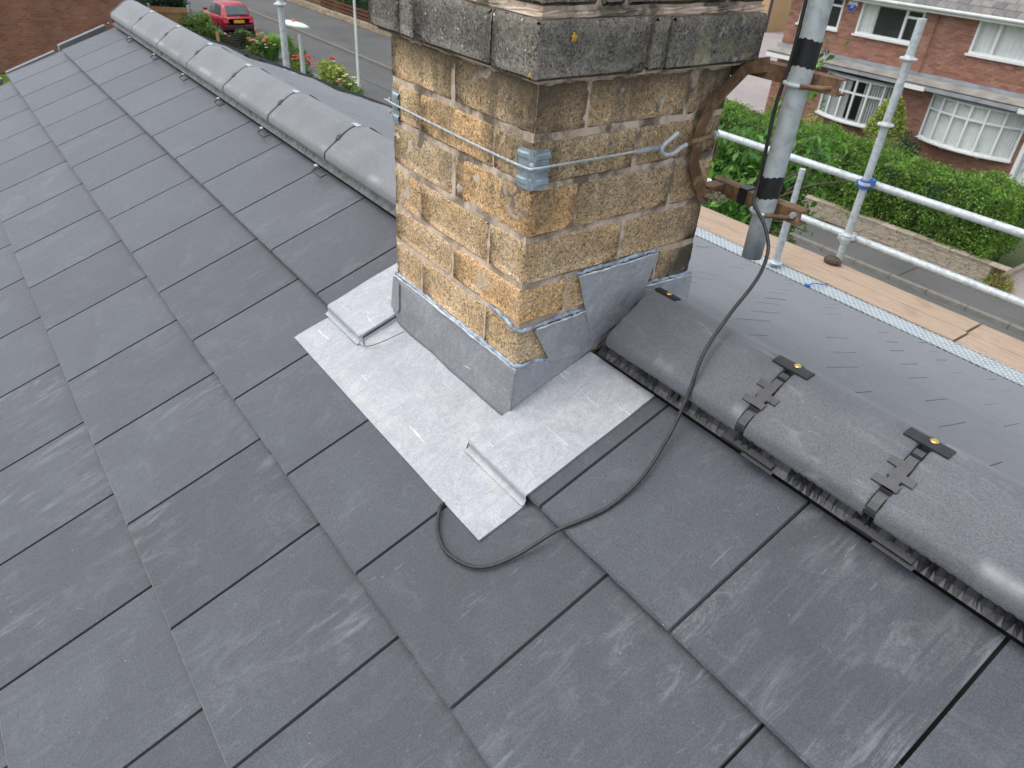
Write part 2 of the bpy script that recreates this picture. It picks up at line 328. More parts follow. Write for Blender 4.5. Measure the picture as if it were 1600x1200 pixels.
def m_farbrick():
    g = NG('red_brick_far'); sp = g.sep(); cb = g.N.new('ShaderNodeCombineXYZ'); g.L.new(sp[1], cb.inputs[0]); g.L.new(sp[2], cb.inputs[1])
    b = g.N.new('ShaderNodeTexBrick'); g.L.new(cb.outputs[0], b.inputs['Vector']); b.inputs['Scale'].default_value = 1
    b.inputs['Brick Width'].default_value = .235; b.inputs['Row Height'].default_value = .085; b.inputs['Mortar Size'].default_value = .009
    b.inputs['Color1'].default_value = (.24, .092, .060, 1); b.inputs['Color2'].default_value = (.32, .135, .092, 1); b.inputs['Mortar'].default_value = (.27, .19, .15, 1)
    c = g.mix(1, b.outputs[0], g.ramp(g.noise(1.5, 4), [(.3, .78), (.7, 1.15)]), 'MULTIPLY')
    return g.fin(c, .9, 0, g.bump(b.outputs['Fac'], -.5, .01), .2)
MS = dict(
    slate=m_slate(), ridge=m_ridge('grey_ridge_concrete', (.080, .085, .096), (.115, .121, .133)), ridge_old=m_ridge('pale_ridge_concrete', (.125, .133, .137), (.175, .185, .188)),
    lead=m_lead(), lead_dark=m_lead('shaded_weathered_lead', .78, .3), block=m_block('buff_block'), corbel=m_block('dark_corbel_block', 1.), mortar=m_mortar(),  # lead_dark: patina plus the upstand's dark reflection, both put into the colour
    galv=m_galv(), galv_dull=m_galv('dull_mast_steel', (.46, .50, .505)), rust=m_rust(),
    black=plain('black_plastic', (.022, .022, .025), .45, 0, .3, 60, .2), greypl=plain('charcoal_plastic', (.045, .047, .053), .45, 0, .25, 60, .2), blackrub=plain('cable_sheath', (.028, .029, .029), .5, 0, .4, 90, .1),
    blk=plain('underlay', (.012, .012, .013), .9), brass=plain('brass_screw', (.72, .50, .16), .35, .8), tape=plain('electrical_tape', (.014, .014, .016), .4, 0, .3, 50, .4),
    seal=plain('blue_sealant', (.30, .37, .45), .6, 0, .55, 60, .6), pointing=plain('lime_pointing', (.55, .55, .56), .8, 0, .3, 50, .5),
    white=plain('white_pvc', (.74, .75, .74), .4, 0, .05), whitedirty=plain('white_paint', (.66, .67, .66), .6, 0, .15, 4),
    lichen=plain('orange_lichen', (.60, .33, .03), .9, 0, .3, 200, .6), zinc=plain('zinc_plate', (.34, .41, .45), .5, .5, .25, 45, .2),
    road=m_asphalt('road_asphalt', (.085, .087, .084), (.125, .126, .122)), pave=m_asphalt('footway_asphalt', (.085, .086, .083), (.13, .13, .125)),
    drive=m_asphalt('pink_drive', (.28, .24, .23), (.36, .32, .30)),
    kerb=m_isl('kerb_stone', [(.15, .14, .125), (.23, .215, .19)], .9, 8), glass=m_glass(),
    dirt=m_asphalt('garden_soil', (.05, .07, .03), (.10, .12, .05)),
    board=m_wood('scaffold_board', (.31, .22, .15), (.45, .35, .26), (2, 22, 14)), hbrick=m_isl('red_brick', [(.25, .115, .080), (.33, .16, .115), (.38, .20, .145), (.28, .13, .092)], .9, 25),
    hbrick1=m_orand('red_brick_single', [(.25, .115, .080), (.33, .16, .115), (.38, .20, .145)], .9, 25), hmort=plain('brick_mortar', (.36, .30, .25), .95, 0, .15, 8),
    htile=m_orand('brown_roof_tile', [(.15, .145, .14), (.25, .23, .215)], .9, 6), htile2=m_isl('brown_roof_tiles', [(.15, .145, .14), (.25, .23, .215)], .9, 6),
    canopy=plain('grey_felt', (.26, .25, .225), .9, 0, .3, 2.2, .2), canopylead=plain('canopy_lead', (.30, .32, .345), .7, .2, .25, 2), curtain=plain('net_curtain', (.86, .90, .86), .9, 0, .08, 3),
    room=plain('dark_room', (.02, .022, .022), .9), blind=plain('grey_blind', (.16, .18, .16), .7, 0, .2, 3), stone=m_isl('garden_wall_stone', [(.24, .20, .15), (.34, .29, .22), (.44, .38, .30)], .95, 12),
    sandstone=m_isl('sandstone', [(.30, .23, .16), (.42, .34, .25)], .95, 6), farbrick=m_farbrick(), redwood=m_wood('red_stained_wood', (.10, .035, .022), (.17, .06, .035), (2, 9, 9)),
    palewood=m_wood('pale_fence_wood', (.42, .25, .12), (.55, .36, .19), (6, 6, 1)), darkwood=m_wood('dark_fence_wood', (.018, .022, .018), (.04, .045, .035), (4, 4, 9)),
    hedge=m_leaf('hedge_leaf', [(.05, .115, .022), (.12, .235, .04), (.27, .41, .08), (.08, .17, .028)], 1.1), tree=m_leaf('tree_leaf', [(.055, .15, .035), (.11, .25, .055), (.21, .37, .09)], 1.6),
    bush=m_leaf('bush_leaf', [(.07, .14, .035), (.14, .24, .06), (.25, .34, .10)], 2), yel=m_leaf('yellow_green_leaf', [(.18, .26, .05), (.34, .40, .11), (.46, .48, .16)], 3),
    conifer=m_leaf('conifer_leaf', [(.02, .055, .03), (.04, .10, .05)], 1.5), bark=m_wood('bark', (.06, .045, .03), (.11, .085, .06), (8, 8, 2)),
    rosered=plain('red_petal', (.62, .035, .03), .6), rosepink=plain('pink_petal', (.80, .26, .26), .6), rosecream=plain('cream_petal', (.80, .68, .38), .6), grassgreen=m_leaf('grass_blade', [(.14, .30, .07), (.26, .42, .12)], 2),
    lamp=plain('lamp_white', (.72, .76, .72), .5, 0, .1, 3), orangelens=plain('orange_lens', (.65, .16, .07), .4),
    carred=plain('red_car_paint', (.36, .012, .03), .25, .1, .05, 3, 0, .7), carglass=plain('car_glass', (.10, .14, .14), .08, 0, .1, 3, 0, .9), tyre=plain('tyre', (.02, .02, .02), .8), rim=plain('alloy', (.5, .5, .5), .35, .7),
    plate=plain('yellow_plate', (.75, .42, .03), .5), carlamp=plain('tail_lamp', (.62, .05, .05), .25), carblack=plain('car_trim', (.03, .03, .035), .5), blueclip=plain('blue_clip', (.03, .12, .38), .5), alarm=plain('alarm_white', (.78, .78, .8), .4), alarmblue=plain('alarm_blue', (.03, .05, .42), .4),
    flaunch=plain('flaunching', (.30, .28, .25), .95, 0, .2, 12, .5), tan=plain('tan_render', (.46, .30, .15), .9, 0, .1, .6), terracotta=plain('terracotta', (.38, .16, .08), .8),
)
def mm_mesh():
    """pressed steel strip: punched slots are far below 10 px, so colour and relief only"""
    g = NG('perforated_steel'); v = g.mapp(None, (1, 1, 1)); b = g.N.new('ShaderNodeTexBrick'); g.L.new(v, b.inputs['Vector'])
    b.inputs['Scale'].default_value = 1; b.inputs['Brick Width'].default_value = .036; b.inputs['Row Height'].default_value = .020; b.inputs['Mortar Size'].default_value = .0045
    b.inputs['Color1'].default_value = (.14, .17, .18, 1); b.inputs['Color2'].default_value = (.28, .33, .345, 1); b.inputs['Mortar'].default_value = (.55, .60, .61, 1)
    return g.fin(b.outputs[0], .5, .25, g.bump(b.outputs['Fac'], .6, .003), .5)
MS['perf'] = mm_mesh()
m = MS

# ------------------------------------------------------------------ constants of the place
P = rad(23.45); PN = rad(22.25); W = .2937; G = .3006; S1 = .4206; T = .021; GZ = -6.2
CXL, CY0, CY1 = -.4397, -.2864, .1542
def S(x, s, n=0): return Vector((x, -s*cos(P)-n*sin(P), -s*sin(P)+n*cos(P)))
def Nn(x, s, n=0): return Vector((x, s*cos(PN)+n*sin(PN), -s*sin(PN)+n*cos(PN)))
# ================================================================== SETTING: ground, roads
def sheet(name, x0, x1, y0, y1, z, mat, nx=1, ny=1):
    b = MB(); b.grid(lambda u, v: (x0+(x1-x0)*u, y0+(y1-y0)*v, z), nx, ny); return tag(world(b, name, mat, None), kind='structure')
sheet('ground', -220, 120, -120, 220, GZ-.11, m['dirt'])
YK0, YK1 = 12.25, 15.9
sheet('road', -200, 100, YK0, YK1, GZ-.10, m['road'])
def slabx(name, x0, x1, y0, y1, z0, z1, mat): return tag(world(MB().box((x0, y0, z0), (x1, y1, z1)), name, mat, None), kind='structure')
slabx('pavement', -200, 100, 16.03, 17.38, GZ-.2, GZ, m['pave'])
slabx('pavement', -200, -16.5, 17.38, 19.75, GZ-.2, GZ-.003, m['pave'])
slabx('pavement', -200, 100, 10.9, YK0-.13, GZ-.2, GZ-.002, m['pave'])
slabx('driveway', -4.55, .5, 17.38, 24, GZ-.2, GZ-.001, m['drive'])
slabx('lawn', -16.2, -4.56, 17.62, 24, GZ-.2, GZ-.004, m['dirt'])
slabx('driveway', -40, -16.25, 19.8, 58, GZ-.2, GZ-.004, m['drive'])
slabx('front_garden', -40, 10, 4.6, 10.88, GZ-.2, GZ-.006, m['dirt'])
for nm, y0 in (('far_kerb', YK1), ('near_kerb', YK0-.13)):
    t = tag(thing(nm, (-20, y0, GZ), None, None), kind='structure'); n = 0
    base = MB().box((0, 0, -.14), (.905, .125, .012), .012).mesh('kerb_stone', m['kerb'])
    x = -60.
    while x < 8:
        o = link(base, 'kerb_stone', t, (x, y0+.002, GZ)); x += .915
# tar seams of an old trench along the road
b = MB(); b.box((-70, 13.9, GZ-.098), (6, 13.93, GZ-.094)); tag(world(b, 'road_seam', m['tape'], None), kind='structure')
b = MB()
for k in range(9):
    x = -50+k*6.3; b.box((x, 16.04, GZ+.001), (x+.02, 17.3, GZ+.004))
tag(world(b, 'pavement_joint', m['tape'], None), kind='structure')

# ================================================================== our house: body and roof
HX0, HX1 = -3.98, 2.75
house = thing('house', (0, 0, GZ), 'low-pitched house roof of dark grey concrete slates being renewed, chimney rising through its ridge', 'house roof')
b = MB(); b.box((HX0+.15, -2.3, GZ), (HX1-.1, 2.75, -1.32)); world(b, 'wall', m['hmort'], house)
b = MB(); b.prism([S(HX0+.02, 2.75, -.05), S(HX0+.02, 0, -.05), Nn(HX0+.02, 3.25, -.05), (HX0+.02, 2.95, -1.45), (HX0+.02, -2.5, -1.25)], (.12, 0, 0)); world(b, 'gable_board', m['hmort'], house)
b = MB(); b.prism([S(HX0+.03, 2.8, -.032), S(HX1, 2.8, -.032), S(HX1, 0, -.032), S(HX0+.03, 0, -.032)], (0, 0, -.02)); world(b, 'underlay', m['blk'], house)
b = MB(); b.prism([Nn(HX0-.2, 3.2, -.032), Nn(HX1, 3.2, -.032), Nn(HX1, 0, -.032), Nn(HX0-.2, 0, -.032)], (0, 0, -.02)); world(b, 'underlay', m['blk'], house)
b = MB(); b.box((HX0, 2.99, -1.50), (HX1, 3.02, -1.30)); b.box((HX0, -2.62, -1.35), (HX1, -2.60, -1.15)); world(b, 'fascia', m['white'], house)
def slate_mesh(wd, L, seed, gap=.0058, cornercut=0):
    """one concrete slate: local x 0..wd, y up the slope from the nose, top surface falling to the head"""
    r = random.Random(seed); nx = 14; b = MB(); x0, x1 = gap*.5, wd-gap*.5
    xs = [x0+(x1-x0)*i/nx for i in range(nx+1)]; j = [r.uniform(-.0004, .0004) for _ in xs]
    for _ in range(2):
        k = r.randrange(1, nx); j[k] += r.uniform(.0003, .0009)
    top = lambda y: -T*(y/G)
    rows = []
    rows.append([(x, .016, -.0155) for i, x in enumerate(xs)]); rows.append([(x, .0035+j[i]*.6, -.0125) for i, x in enumerate(xs)])
    rows.append([(x, j[i]+.0002, -.0045+r.uniform(-.001, .001)) for i, x in enumerate(xs)])
    rows.append([(x, j[i]+.0042, top(.004)) for i, x in enumerate(xs)])
    rows.append([(x, .03, top(.03)) for x in xs])
    rows.append([(x, L, top(L)) for x in xs])
    rows.append([(x, L, top(L)-.012) for x in xs])
    V = [p for rw in rows for p in rw]; n = nx+1
    F = [(q*n+i, q*n+i+1, (q+1)*n+i+1, (q+1)*n+i) for q in range(6) for i in range(nx)]
    b.add(V, F)
    lf = [q*n for q in range(7)]; rt = [q*n+nx for q in range(7)]
    b.f.append(tuple(reversed(lf))); b.m.append(0); b.sm.append(False)
    b.f.append(tuple(rt)); b.m.append(0); b.sm.append(False)
    return b
full = [slate_mesh(W, .385, k).mesh('slate', m['slate']) for k in range(5)]
top0 = [slate_mesh(W, S1-.118, 20+k).mesh('slate', m['slate']) for k in range(4)]
def put_slate(me, x, s, side):
    jit = random.uniform(-.0004, .0004); dn = random.uniform(-.00015, .00015)
    if side > 0: o = link(me, 'slate', house, S(x, s+jit, dn), (P, 0, 0))
    else: o = link(me, 'slate', house, Nn(x+W, s+jit, dn), (PN, 0, pi))
    q = random.choice((.12, .2, .35, .5, .75)) if side > 0 else .2
    if side > 0 and s > .9 and x > -1.1: q = max(q, .6)
    if side > 0 and s < .5 and .45 < x < .6: q = 1.0
    o.color = (q, q, q, 1)
    return o
X0 = -3.606
ncount = 0
for k in range(8):
    s = S1+k*G; off = 0 if k % 2 == 0 else -.1345
    i = -1
    while True:
        x = X0+off+i*W; i += 1
        if x > HX1-.1: break
        x1 = x+W; 
        if x1 < HX0+.02: continue
        if x < HX0-.005:
            me = slate_mesh(x1-HX0, (S1-.118) if k == 0 else .385, 50+k).mesh('slate', m['slate']); put_slate(me, HX0, s, 1); ncount += 1; continue
        if k == 0:
            idx = i-1
            if idx == 11: continue
            if idx == 10:
                put_slate(slate_mesh(-.425-x, S1-.118, 31).mesh('slate', m['slate']), x, s, 1); ncount += 1; continue
            if idx == 12:
                put_slate(slate_mesh(x1-.012, S1-.118, 32).mesh('slate', m['slate']), .012, s, 1); ncount += 1; continue
            put_slate(top0[i % 4], x, s, 1)
        else: put_slate(full[random.randrange(5)], x, s, 1)
        ncount += 1
SN0 = 3.30-10*G
far = MB()
nmes = [slate_mesh(W, .385, 90+k, .0026).mesh('slate', m['slate']) for k in range(5)]
for k in range(11):
    s = SN0+k*G; off = 0 if k % 2 == 0 else -.1345; i = -2
    while True:
        x = X0-.08+off+i*W; i += 1
        if x > HX1-.1: break
        if x < HX0-.25: continue
        if s < .5 and CXL-.30 < x < .06: continue
        if k < 5 and ncount < 298 or (x < -2.4 and ncount < 298):
            me = nmes[i % 5]
            if k == 0:
                if 'topn' not in globals(): topn = slate_mesh(W, .17, 77).mesh('slate', m['slate'])
                me = topn
            put_slate(me, x, s, -1); ncount += 1
        else:
            q = slate_mesh(W, .385, i+k*31, .0026)
            R = Matrix.Rotation(pi, 3, 'Z') @ Matrix.Rotation(PN, 3, 'X'); o = Nn(x+W, s+random.uniform(-.0012, .0012), random.uniform(-.0006, .0012))
            far.add([R @ Vector(v)+o for v in q.v], q.f)
if far.v: tag(world(far, 'slate', m['slate'], house), 'slates lower on the far slope', kind='stuff').color = (.2, .2, .2, 1)
# verge closers: small folded metal trims at the far left verge
for k in range(3):
    s = S1+k*G
    b = MB(); b.prism([S(HX0-.045, s-.005, .004), S(HX0+.004, s-.005, .006), S(HX0+.004, s-G+.03, -.008), S(HX0-.045, s-G+.03, -.010)], (0, 0, -.03)); world(b, 'verge_trim', m['ridge_old'], house)
b = MB(); b.prism([Nn(HX0-.27, 3.3, .004), Nn(HX0-.235, 3.3, .006), Nn(HX0-.235, .03, .006), Nn(HX0-.27, .03, .004)], (0, 0, -.018)); world(b, 'verge_trim', m['ridge'], house)

# ridge tiles ------------------------------------------------------
def ridge_profile():
    half = [(.1136, -.0168), (.1136, -.0095), (.1124, -.0008), (.1085, .0055), (.101, .0112), (.081, .0258), (.061, .0405), (.043, .0532), (.031, .0606), (.0195, .0654), (.0095, .0679), (0, .0687)]
    return [(-y, z) for y, z in half]+[(y, z) for y, z in half[-2::-1]]
RP = ridge_profile()
def ridge_at(y, n=0):
    pts = sorted(RP); 
    for (a, za), (b_, zb) in zip(pts, pts[1:]):
        if a <= y <= b_: return za+(zb-za)*(y-a)/(b_-a)+n
    return pts[0][1]
def ridge_tile(x0, x1, mat, seed, lift=0):
    r = random.Random(seed); b = MB(); b.smooth = True; nx = 12; L = x1-x0
    n = len(RP); rows = []
    e = [r.uniform(-.0008, .0008) for _ in range(n)]
    def ring(x, k, inn=0):
        return [(x+(e[i] if k else 0), y*(1-inn*.09/.1)*1.0 if False else y*(1 - inn*.10), z+lift-(inn*.013)) for i, (y, z) in enumerate(RP)]
    xs = [0, .003, .012]+[.012+(L-.024)*i/(nx-3) for i in range(1, nx-3)]+[L-.012, L-.003, L]
    for k, x in enumerate(xs):
        dz = -.0028 if k in (0, len(xs)-1) else (-.0008 if k in (1, len(xs)-2) else 0)
        rows.append([(p[0], p[1]*(1+dz*3)+r.uniform(-.0003, .0003), p[2]+dz+r.uniform(-.0003, .0003)) for p in ring(x, k in (0, len(xs)-1))])
    V = [p for rw in rows for p in rw]; F = [(q*n+i, q*n+i+1, (q+1)*n+i+1, (q+1)*n+i) for q in range(len(xs)-1) for i in range(n-1)]
    F = [tuple(reversed(f)) for f in F]
    b.add(V, F); b.smooth = False
    inner0, inner1 = ring(0, 0, 1), ring(L, 0, 1); 
    b.add(rows[0]+inner0, [(i, i+1, n+i+1, n+i) for i in range(n-1)])
    b.add(rows[-1]+inner1, [(i+1, i, n+i, n+i+1) for i in range(n-1)])
    b.add(inner0+inner1, [(i, i+1, n+i+1, n+i) for i in range(n-1)])
    b.add([rows[k][0] for k in range(len(xs))]+[(x, inner0[0][1], inner0[0][2]-.001) for x in xs], [(k, k+1, len(xs)+k+1, len(xs)+k) for k in range(len(xs)-1)])
    b.add([rows[k][-1] for k in range(len(xs))]+[(x, inner0[-1][1], inner0[-1][2]-.001) for x in xs], [(k+1, k, len(xs)+k, len(xs)+k+1) for k in range(len(xs)-1)])
    return b.build('ridge_tile', mat, house, (x0, 0, 0))
def strip_on_ridge(b, xa, xb, ya, yb, n0, n1, k=8):
    """raised band following the ridge profile between y=ya and y=yb"""
    ys = [ya+(yb-ya)*i/k for i in range(k+1)]
    V = [(x, y, ridge_at(y)+n) for n in (n0, n1) for x in (xa, xb) for y in ys]; m_ = k+1
    F = []
    for i in range(k):
        F.append((2*m_+i, 3*m_+i, 3*m_+i+1, 2*m_+i+1)); F.append((i, 2*m_+i, 2*m_+i+1, i+1)); F.append((m_+i, m_+i+1, 3*m_+i+1, 3*m_+i))
    F.append((0, m_, 3*m_, 2*m_)); F.append((k, 2*m_+k, 3*m_+k, m_+k)); b.add(V, F); return b
def union(x, near, parent):
    """black plastic joint between two ridge tiles: ribbed strap, H clip and top clamp with a brass screw"""
    g_ = .0100 if near else .0055
    b = MB(); strip_on_ridge(b, x-g_*1.1, x+g_*1.1, -.112, .112, -.016, -.0095 if near else -.0055, 20); u = b.build('ridge_union', m['black'], parent) if False else world(b, 'ridge_union', m['black'], parent)
    if near:
        b = MB()
        for ya, yb in ((-.112, -.094), (-.046, -.036), (-.031, -.022)): b = MB(); strip_on_ridge(b, x-g_*.72, x+g_*.72, ya, yb, -.0095, -.0030, 3); world(b, 'rib', m['greypl'], u)
        b = MB(); strip_on_ridge(b, x-.0085, x+.0085, -.088, -.050, -.006, .0032, 6)
        strip_on_ridge(b, x-.025, x+.013, -.088, -.079, .0002, .0031, 2); strip_on_ridge(b, x-.012, x+.025, -.074, -.065, .0002, .0033, 2); strip_on_ridge(b, x-.024, x+.009, -.060, -.051, .0002, .0030, 2)
        world(b, 'clip', m['greypl'], u)
        b = MB(); strip_on_ridge(b, x-.033, x+.033, -.017, .004, .0008, .0036, 5); world(b, 'clamp_plate', m['black'], u)
        b = MB(); b.lathe((x+.004, -.002, ridge_at(0)+.0034), [(.0062, 0), (.0062, .0012), (.0048, .0024), (.0018, .0026), (.0014, .0016), (0.0001, .0016)], 16); world(b, 'screw', m['brass'], u)
    else:
        b = MB(); strip_on_ridge(b, x-.007, x+.007, -.070, -.054, -.004, .0022, 4); strip_on_ridge(b, x-.014, x+.002, -.063, -.058, 0, .002, 2); strip_on_ridge(b, x-.002, x+.014, -.069, -.064, 0, .002, 2); world(b, 'clip', m['black'], u)
        b = MB(); strip_on_ridge(b, x-.018, x+.018, -.010, .006, .0006, .0026, 4); world(b, 'clamp_plate', m['galv_dull'], u)
        b = MB(); strip_on_ridge(b, x-.012, x+.014, .048, .078, -.001, .005, 4); world(b, 'clip', m['black'], u)
xl = [-3.8893+.45*i for i in range(8)]
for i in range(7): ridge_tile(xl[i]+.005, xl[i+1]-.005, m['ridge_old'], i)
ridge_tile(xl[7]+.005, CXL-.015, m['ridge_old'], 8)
for i in range(1, 8): union(xl[i], False, house)
xr = [.0503, .3658, .5930, 1.043, 1.493, 1.943, 2.393]
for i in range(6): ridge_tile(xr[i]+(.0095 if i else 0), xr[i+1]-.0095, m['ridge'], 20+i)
for i in range(1, 6): union(xr[i], True, house)
# exposed clamp on the first tile by the chimney
b = MB(); strip_on_ridge(b, .052, .105, -.004, .012, .0008, .0034, 4); u0 = world(b, 'clamp_plate', m['black'], house)
b = MB(); b.lathe((.082, .004, ridge_at(0)+.003), [(.0055, 0), (.0055, .0012), (.004, .0024), (.0001, .0024)], 14); world(b, 'screw', m['brass'], u0)
# ridge end cap and verge plate
b = MB(); b.prism([(-3.905, y, z) for y, z in RP]+[(-3.905, .10, -.05), (-3.905, -.10, -.05)], (.018, 0, 0)); world(b, 'ridge_end_cap', m['blackrub'], house)
# pleated ventilating roll under the ridge tiles
def roll(xa, xb, sgn, amp, step, mat):
    b = MB(); n = int((xb-xa)/step); V = []
    for i in range(n+1):
        x = xa+(xb-xa)*i/n; d = amp*(1 if i % 2 else -1)*random.uniform(.1, 1.9)*(1+.5*sin(xa+i*.37)); jx = random.uniform(-.6, .6)*step
        V += [(x, sgn*.095, -.012), (x+jx, sgn*(.1035+d), -.026), (x+jx, sgn*(.1085+d*.8), -.038), (x, sgn*.1165, -.0462)]
    F = [(i*4+k, i*4+4+k, i*4+5+k, i*4+1+k) for i in range(n) for k in range(3)]
    b.add(V, F); return world(b, 'ridge_roll', mat, house)
roll(.038, 2.7, -1, .0036, .0062, m['black']); roll(-3.87, -.6, -1, .0016, .011, plain('grey_roll', (.10, .10, .10), .7, 0, .4, 60)); roll(-3.87, 2.7, 1, .003, .02, m['black'])
for x in (.37, .60, 1.05):
    b = MB(); b.obox(S(x+.045, .1265, .004), (1, 0, 0), (0, -cos(P), -sin(P)), (0, -sin(P), cos(P)), .030, .0045, .0012); b.obox(S(x+.02, .119, .007), (1, 0, 0), (0, -cos(P), -sin(P)), (0, -sin(P), cos(P)), .05, .006, .0035); world(b, 'batten_bracket', m['black'], house)
for x in xl[:-1]:
    b = MB(); c0 = [S(x-.035, .135, .003), S(x-.03, .155, .003), S(x+.035, .157, .003), S(x+.04, .132, .004)]
    b.tube(c0, .0022, 6); world(b, 'wire_clip', m['blackrub'], house)
    b = MB(); b.obox(S(x-.05, .132, .001), (1, 0, 0), (0, -cos(P), -sin(P)), (0, -sin(P), cos(P)), .009, .004, .001); world(b, 'clip_plate', m['galv_dull'], house)
b = MB(); b.tube(crv([S(.905, .124, .004), S(.912, .132, .007), S(.925, .130, .005), S(.935, .136, .004)], 4), .0012, 5); world(b, 'copper_strand', m['terracotta'], house)
# gutter on the far eaves
b = MB()
b.tube([(HX0, 3.10, -1.36), (HX1, 3.10, -1.36)], .052, 14); world(b, 'gutter', m['blackrub'], house)

# ================================================================== chimney stack
ch = thing('chimney_stack', (-.22, -.066, -.2), 'square chimney of sandy buff blocks with dark oversailing courses at its top', 'chimney')
ZB = [-.232, -.1395, -.0428, .0435, .1182, .2039, .2910, .3684, .4500]
D = .1
def block(name, x0, x1, y0, y1, z0, z1, mat, jit=.0022, ch_=.0028):
    r = random.uniform
    b = MB(); c = Vector(((x0+x1)/2, (y0+y1)/2, (z0+z1)/2)); jx, jy = r(-jit, jit)*.6, r(-jit, jit)*.6
    g_ = .0048
    b.box((x0+jx, y0+jy, z0+g_+r(-.001, .001)), (x1+jx, y1+jy, z1-g_+r(-.001, .001)), ch_)
    bm = bmesh.new(); vs = [bm.verts.new(v) for v in b.v]
    for f in b.f: bm.faces.new([vs[i] for i in f])
    bmesh.ops.subdivide_edges(bm, edges=[e for e in bm.edges if e.calc_length() > .03], cuts=3, use_grid_fill=True)
    for v in bm.verts: a = .0010; v.co += Vector((r(-a, a), r(-a, a), r(-a, a)*.8))
    me = bpy.data.meshes.new(name); bm.transform(Matrix.Translation((0, 0, 0))); bm.to_mesh(me); bm.free(); me.materials.append(mat)
    me.polygons.foreach_set('use_smooth', [True]*len(me.polygons)); me.update()
    return link(me, name, ch)
def ring(z0, z1, x0, x1, y0, y1, typ, mat, d=.102, name='block', fj=None, rj=None):
    g_ = .0046
    L = x1-x0; Wd = y1-y0
    if typ == 'A': fx = fj or [x0+L/2]; ry = rj or []
    else: fx = fj or []; ry = rj or [y0+Wd/2]
    def cuts(a, b_, js): 
        p = [a]+list(js)+[b_]; return [(p[i]+(g_ if i else 0), p[i+1]-(g_ if i < len(p)-2 else 0)) for i in range(len(p)-1)]
    fr = (x0, x1) if typ == 'A' else (x0+d+g_, x1-d-g_)
    si = (y0+d+g_, y1-d-g_) if typ == 'A' else (y0, y1)
    for a, c in cuts(*fr, fx):
        block(name, a, c, y0, y0+d, z0, z1, mat); block(name, a, c, y1-d, y1, z0, z1, mat)
    for a, c in cuts(*si, ry):
        block(name, x1-d, x1, a, c, z0, z1, mat); block(name, x0, x0+d, a, c, z0, z1, mat)
typs = 'ABBABABA'
fjs = {7: [-.228], 6: None, 5: [-.222], 4: None, 3: [-.2195], 2: None, 1: [-.22], 0: None}
for k in range(8):
    t_ = 'A' if k % 2 == 1 else 'B'
    if t_ == 'A':
        ring(ZB[k], ZB[k+1], CXL, 0, CY0, CY1, 'A', m['block'], fj=fjs[k], rj=None)
    else:
        ring(ZB[k], ZB[k+1], CXL, 0, CY0, CY1, 'B', m['block'], rj=[-.06])
b = MB(); b.grid(lambda u, v: (0, 0, 0), 1, 1); b = MB()
def rough_core(x0, x1, y0, y1, z0, z1, nz=44, nh=30, amp=.0011):
    b = MB(); per = [(x0+(x1-x0)*i/nh, y0) for i in range(nh)]+[(x1, y0+(y1-y0)*i/nh) for i in range(nh)]+[(x1-(x1-x0)*i/nh, y1) for i in range(nh)]+[(x0, y1-(y1-y0)*i/nh) for i in range(nh)]
    cx, cy = (x0+x1)/2, (y0+y1)/2; V = []; n = len(per)
    for j in range(nz+1):
        z = z0+(z1-z0)*j/nz
        for x, y in per:
            a = 1+random.uniform(-amp, amp)/.2; V.append((cx+(x-cx)*a, cy+(y-cy)*a, z))
    b.add(V, [(j*n+i, j*n+(i+1) % n, (j+1)*n+(i+1) % n, (j+1)*n+i) for j in range(nz) for i in range(n)]); return b
world(rough_core(CXL+.0018, -.0018, CY0+.0018, CY1-.0018, -.24, .4545), 'mortar', m['mortar'], ch)
# oversailing courses
def corbel(z0, z1, e, fj, rj):
    x0, x1, y0, y1 = CXL-e, e, CY0-e, CY1+e; d = .11; g_ = .0022
    p = [x0]+fj+[x1]
    for a, c in zip(p, p[1:]):
        block('corbel_block', a+(g_ if a > x0 else 0), c-(g_ if c < x1 else 0), y0, y0+d, z0, z1, m['corbel'], .003, .005)
        block('corbel_block', a+(g_ if a > x0 else 0), c-(g_ if c < x1 else 0), y1-d, y1, z0, z1, m['corbel'], .003, .005)
    p = [y0+d+g_]+rj+[y1-d-g_]
    for a, c in zip(p, p[1:]):
        block('corbel_block', x1-d, x1, a+g_, c-g_, z0, z1, m['corbel'], .003, .005); block('corbel_block', x0, x0+d, a+g_, c-g_, z0, z1, m['corbel'], .003, .005)
def corbel2(z0, z1, e, fj, rj):
    """right-hand blocks run through to the front corner"""
    x0, x1, y0, y1 = CXL-e, e, CY0-e, CY1+e; d = .11
    p = [x0]+fj+[x1-d-.002]
    for i, (a, c) in enumerate(zip(p, p[1:])):
        block('corbel_block', a+(.0022 if i else 0), c-.0022, y0, y0+d, z0, z1, m['corbel'], .003, .005); block('corbel_block', a+(.0022 if i else 0), c-.0022, y1-d, y1, z0, z1, m['corbel'], .003, .005)
    p = [y0]+rj+[y1]
    for i, (a, c) in enumerate(zip(p, p[1:])):
        block('corbel_block', x1-d, x1, a+(.0022 if i else 0), c-(.0022 if i < len(rj) else 0), z0, z1, m['corbel'], .003, .005)
        if 0 < i < len(p)-2 or True: block('corbel_block', x0, x0+d, max(a, y0+d)+.003, min(c, y1-d)-.003, z0, z1, m['corbel'], .003, .005) if max(a, y0+d)+.02 < min(c, y1-d) else None
corbel2(.4525, .5385, .030, [-.3586, -.3089, -.0811], [-.0937, -.054])
corbel2(.5455, .628, .021, [-.2084, -.0942], [-.2009, -.1505, .0768])
corbel2(.636, .716, .034, [-.30, -.09], [-.14, .02])
corbel2(.724, .80, .020, [-.22, -.1], [-.05])
world(rough_core(CXL-.0165, .0165, CY0-.0165, CY1+.0165, .452, .80, 30, 20, .0008), 'mortar', m['mortar'], ch)
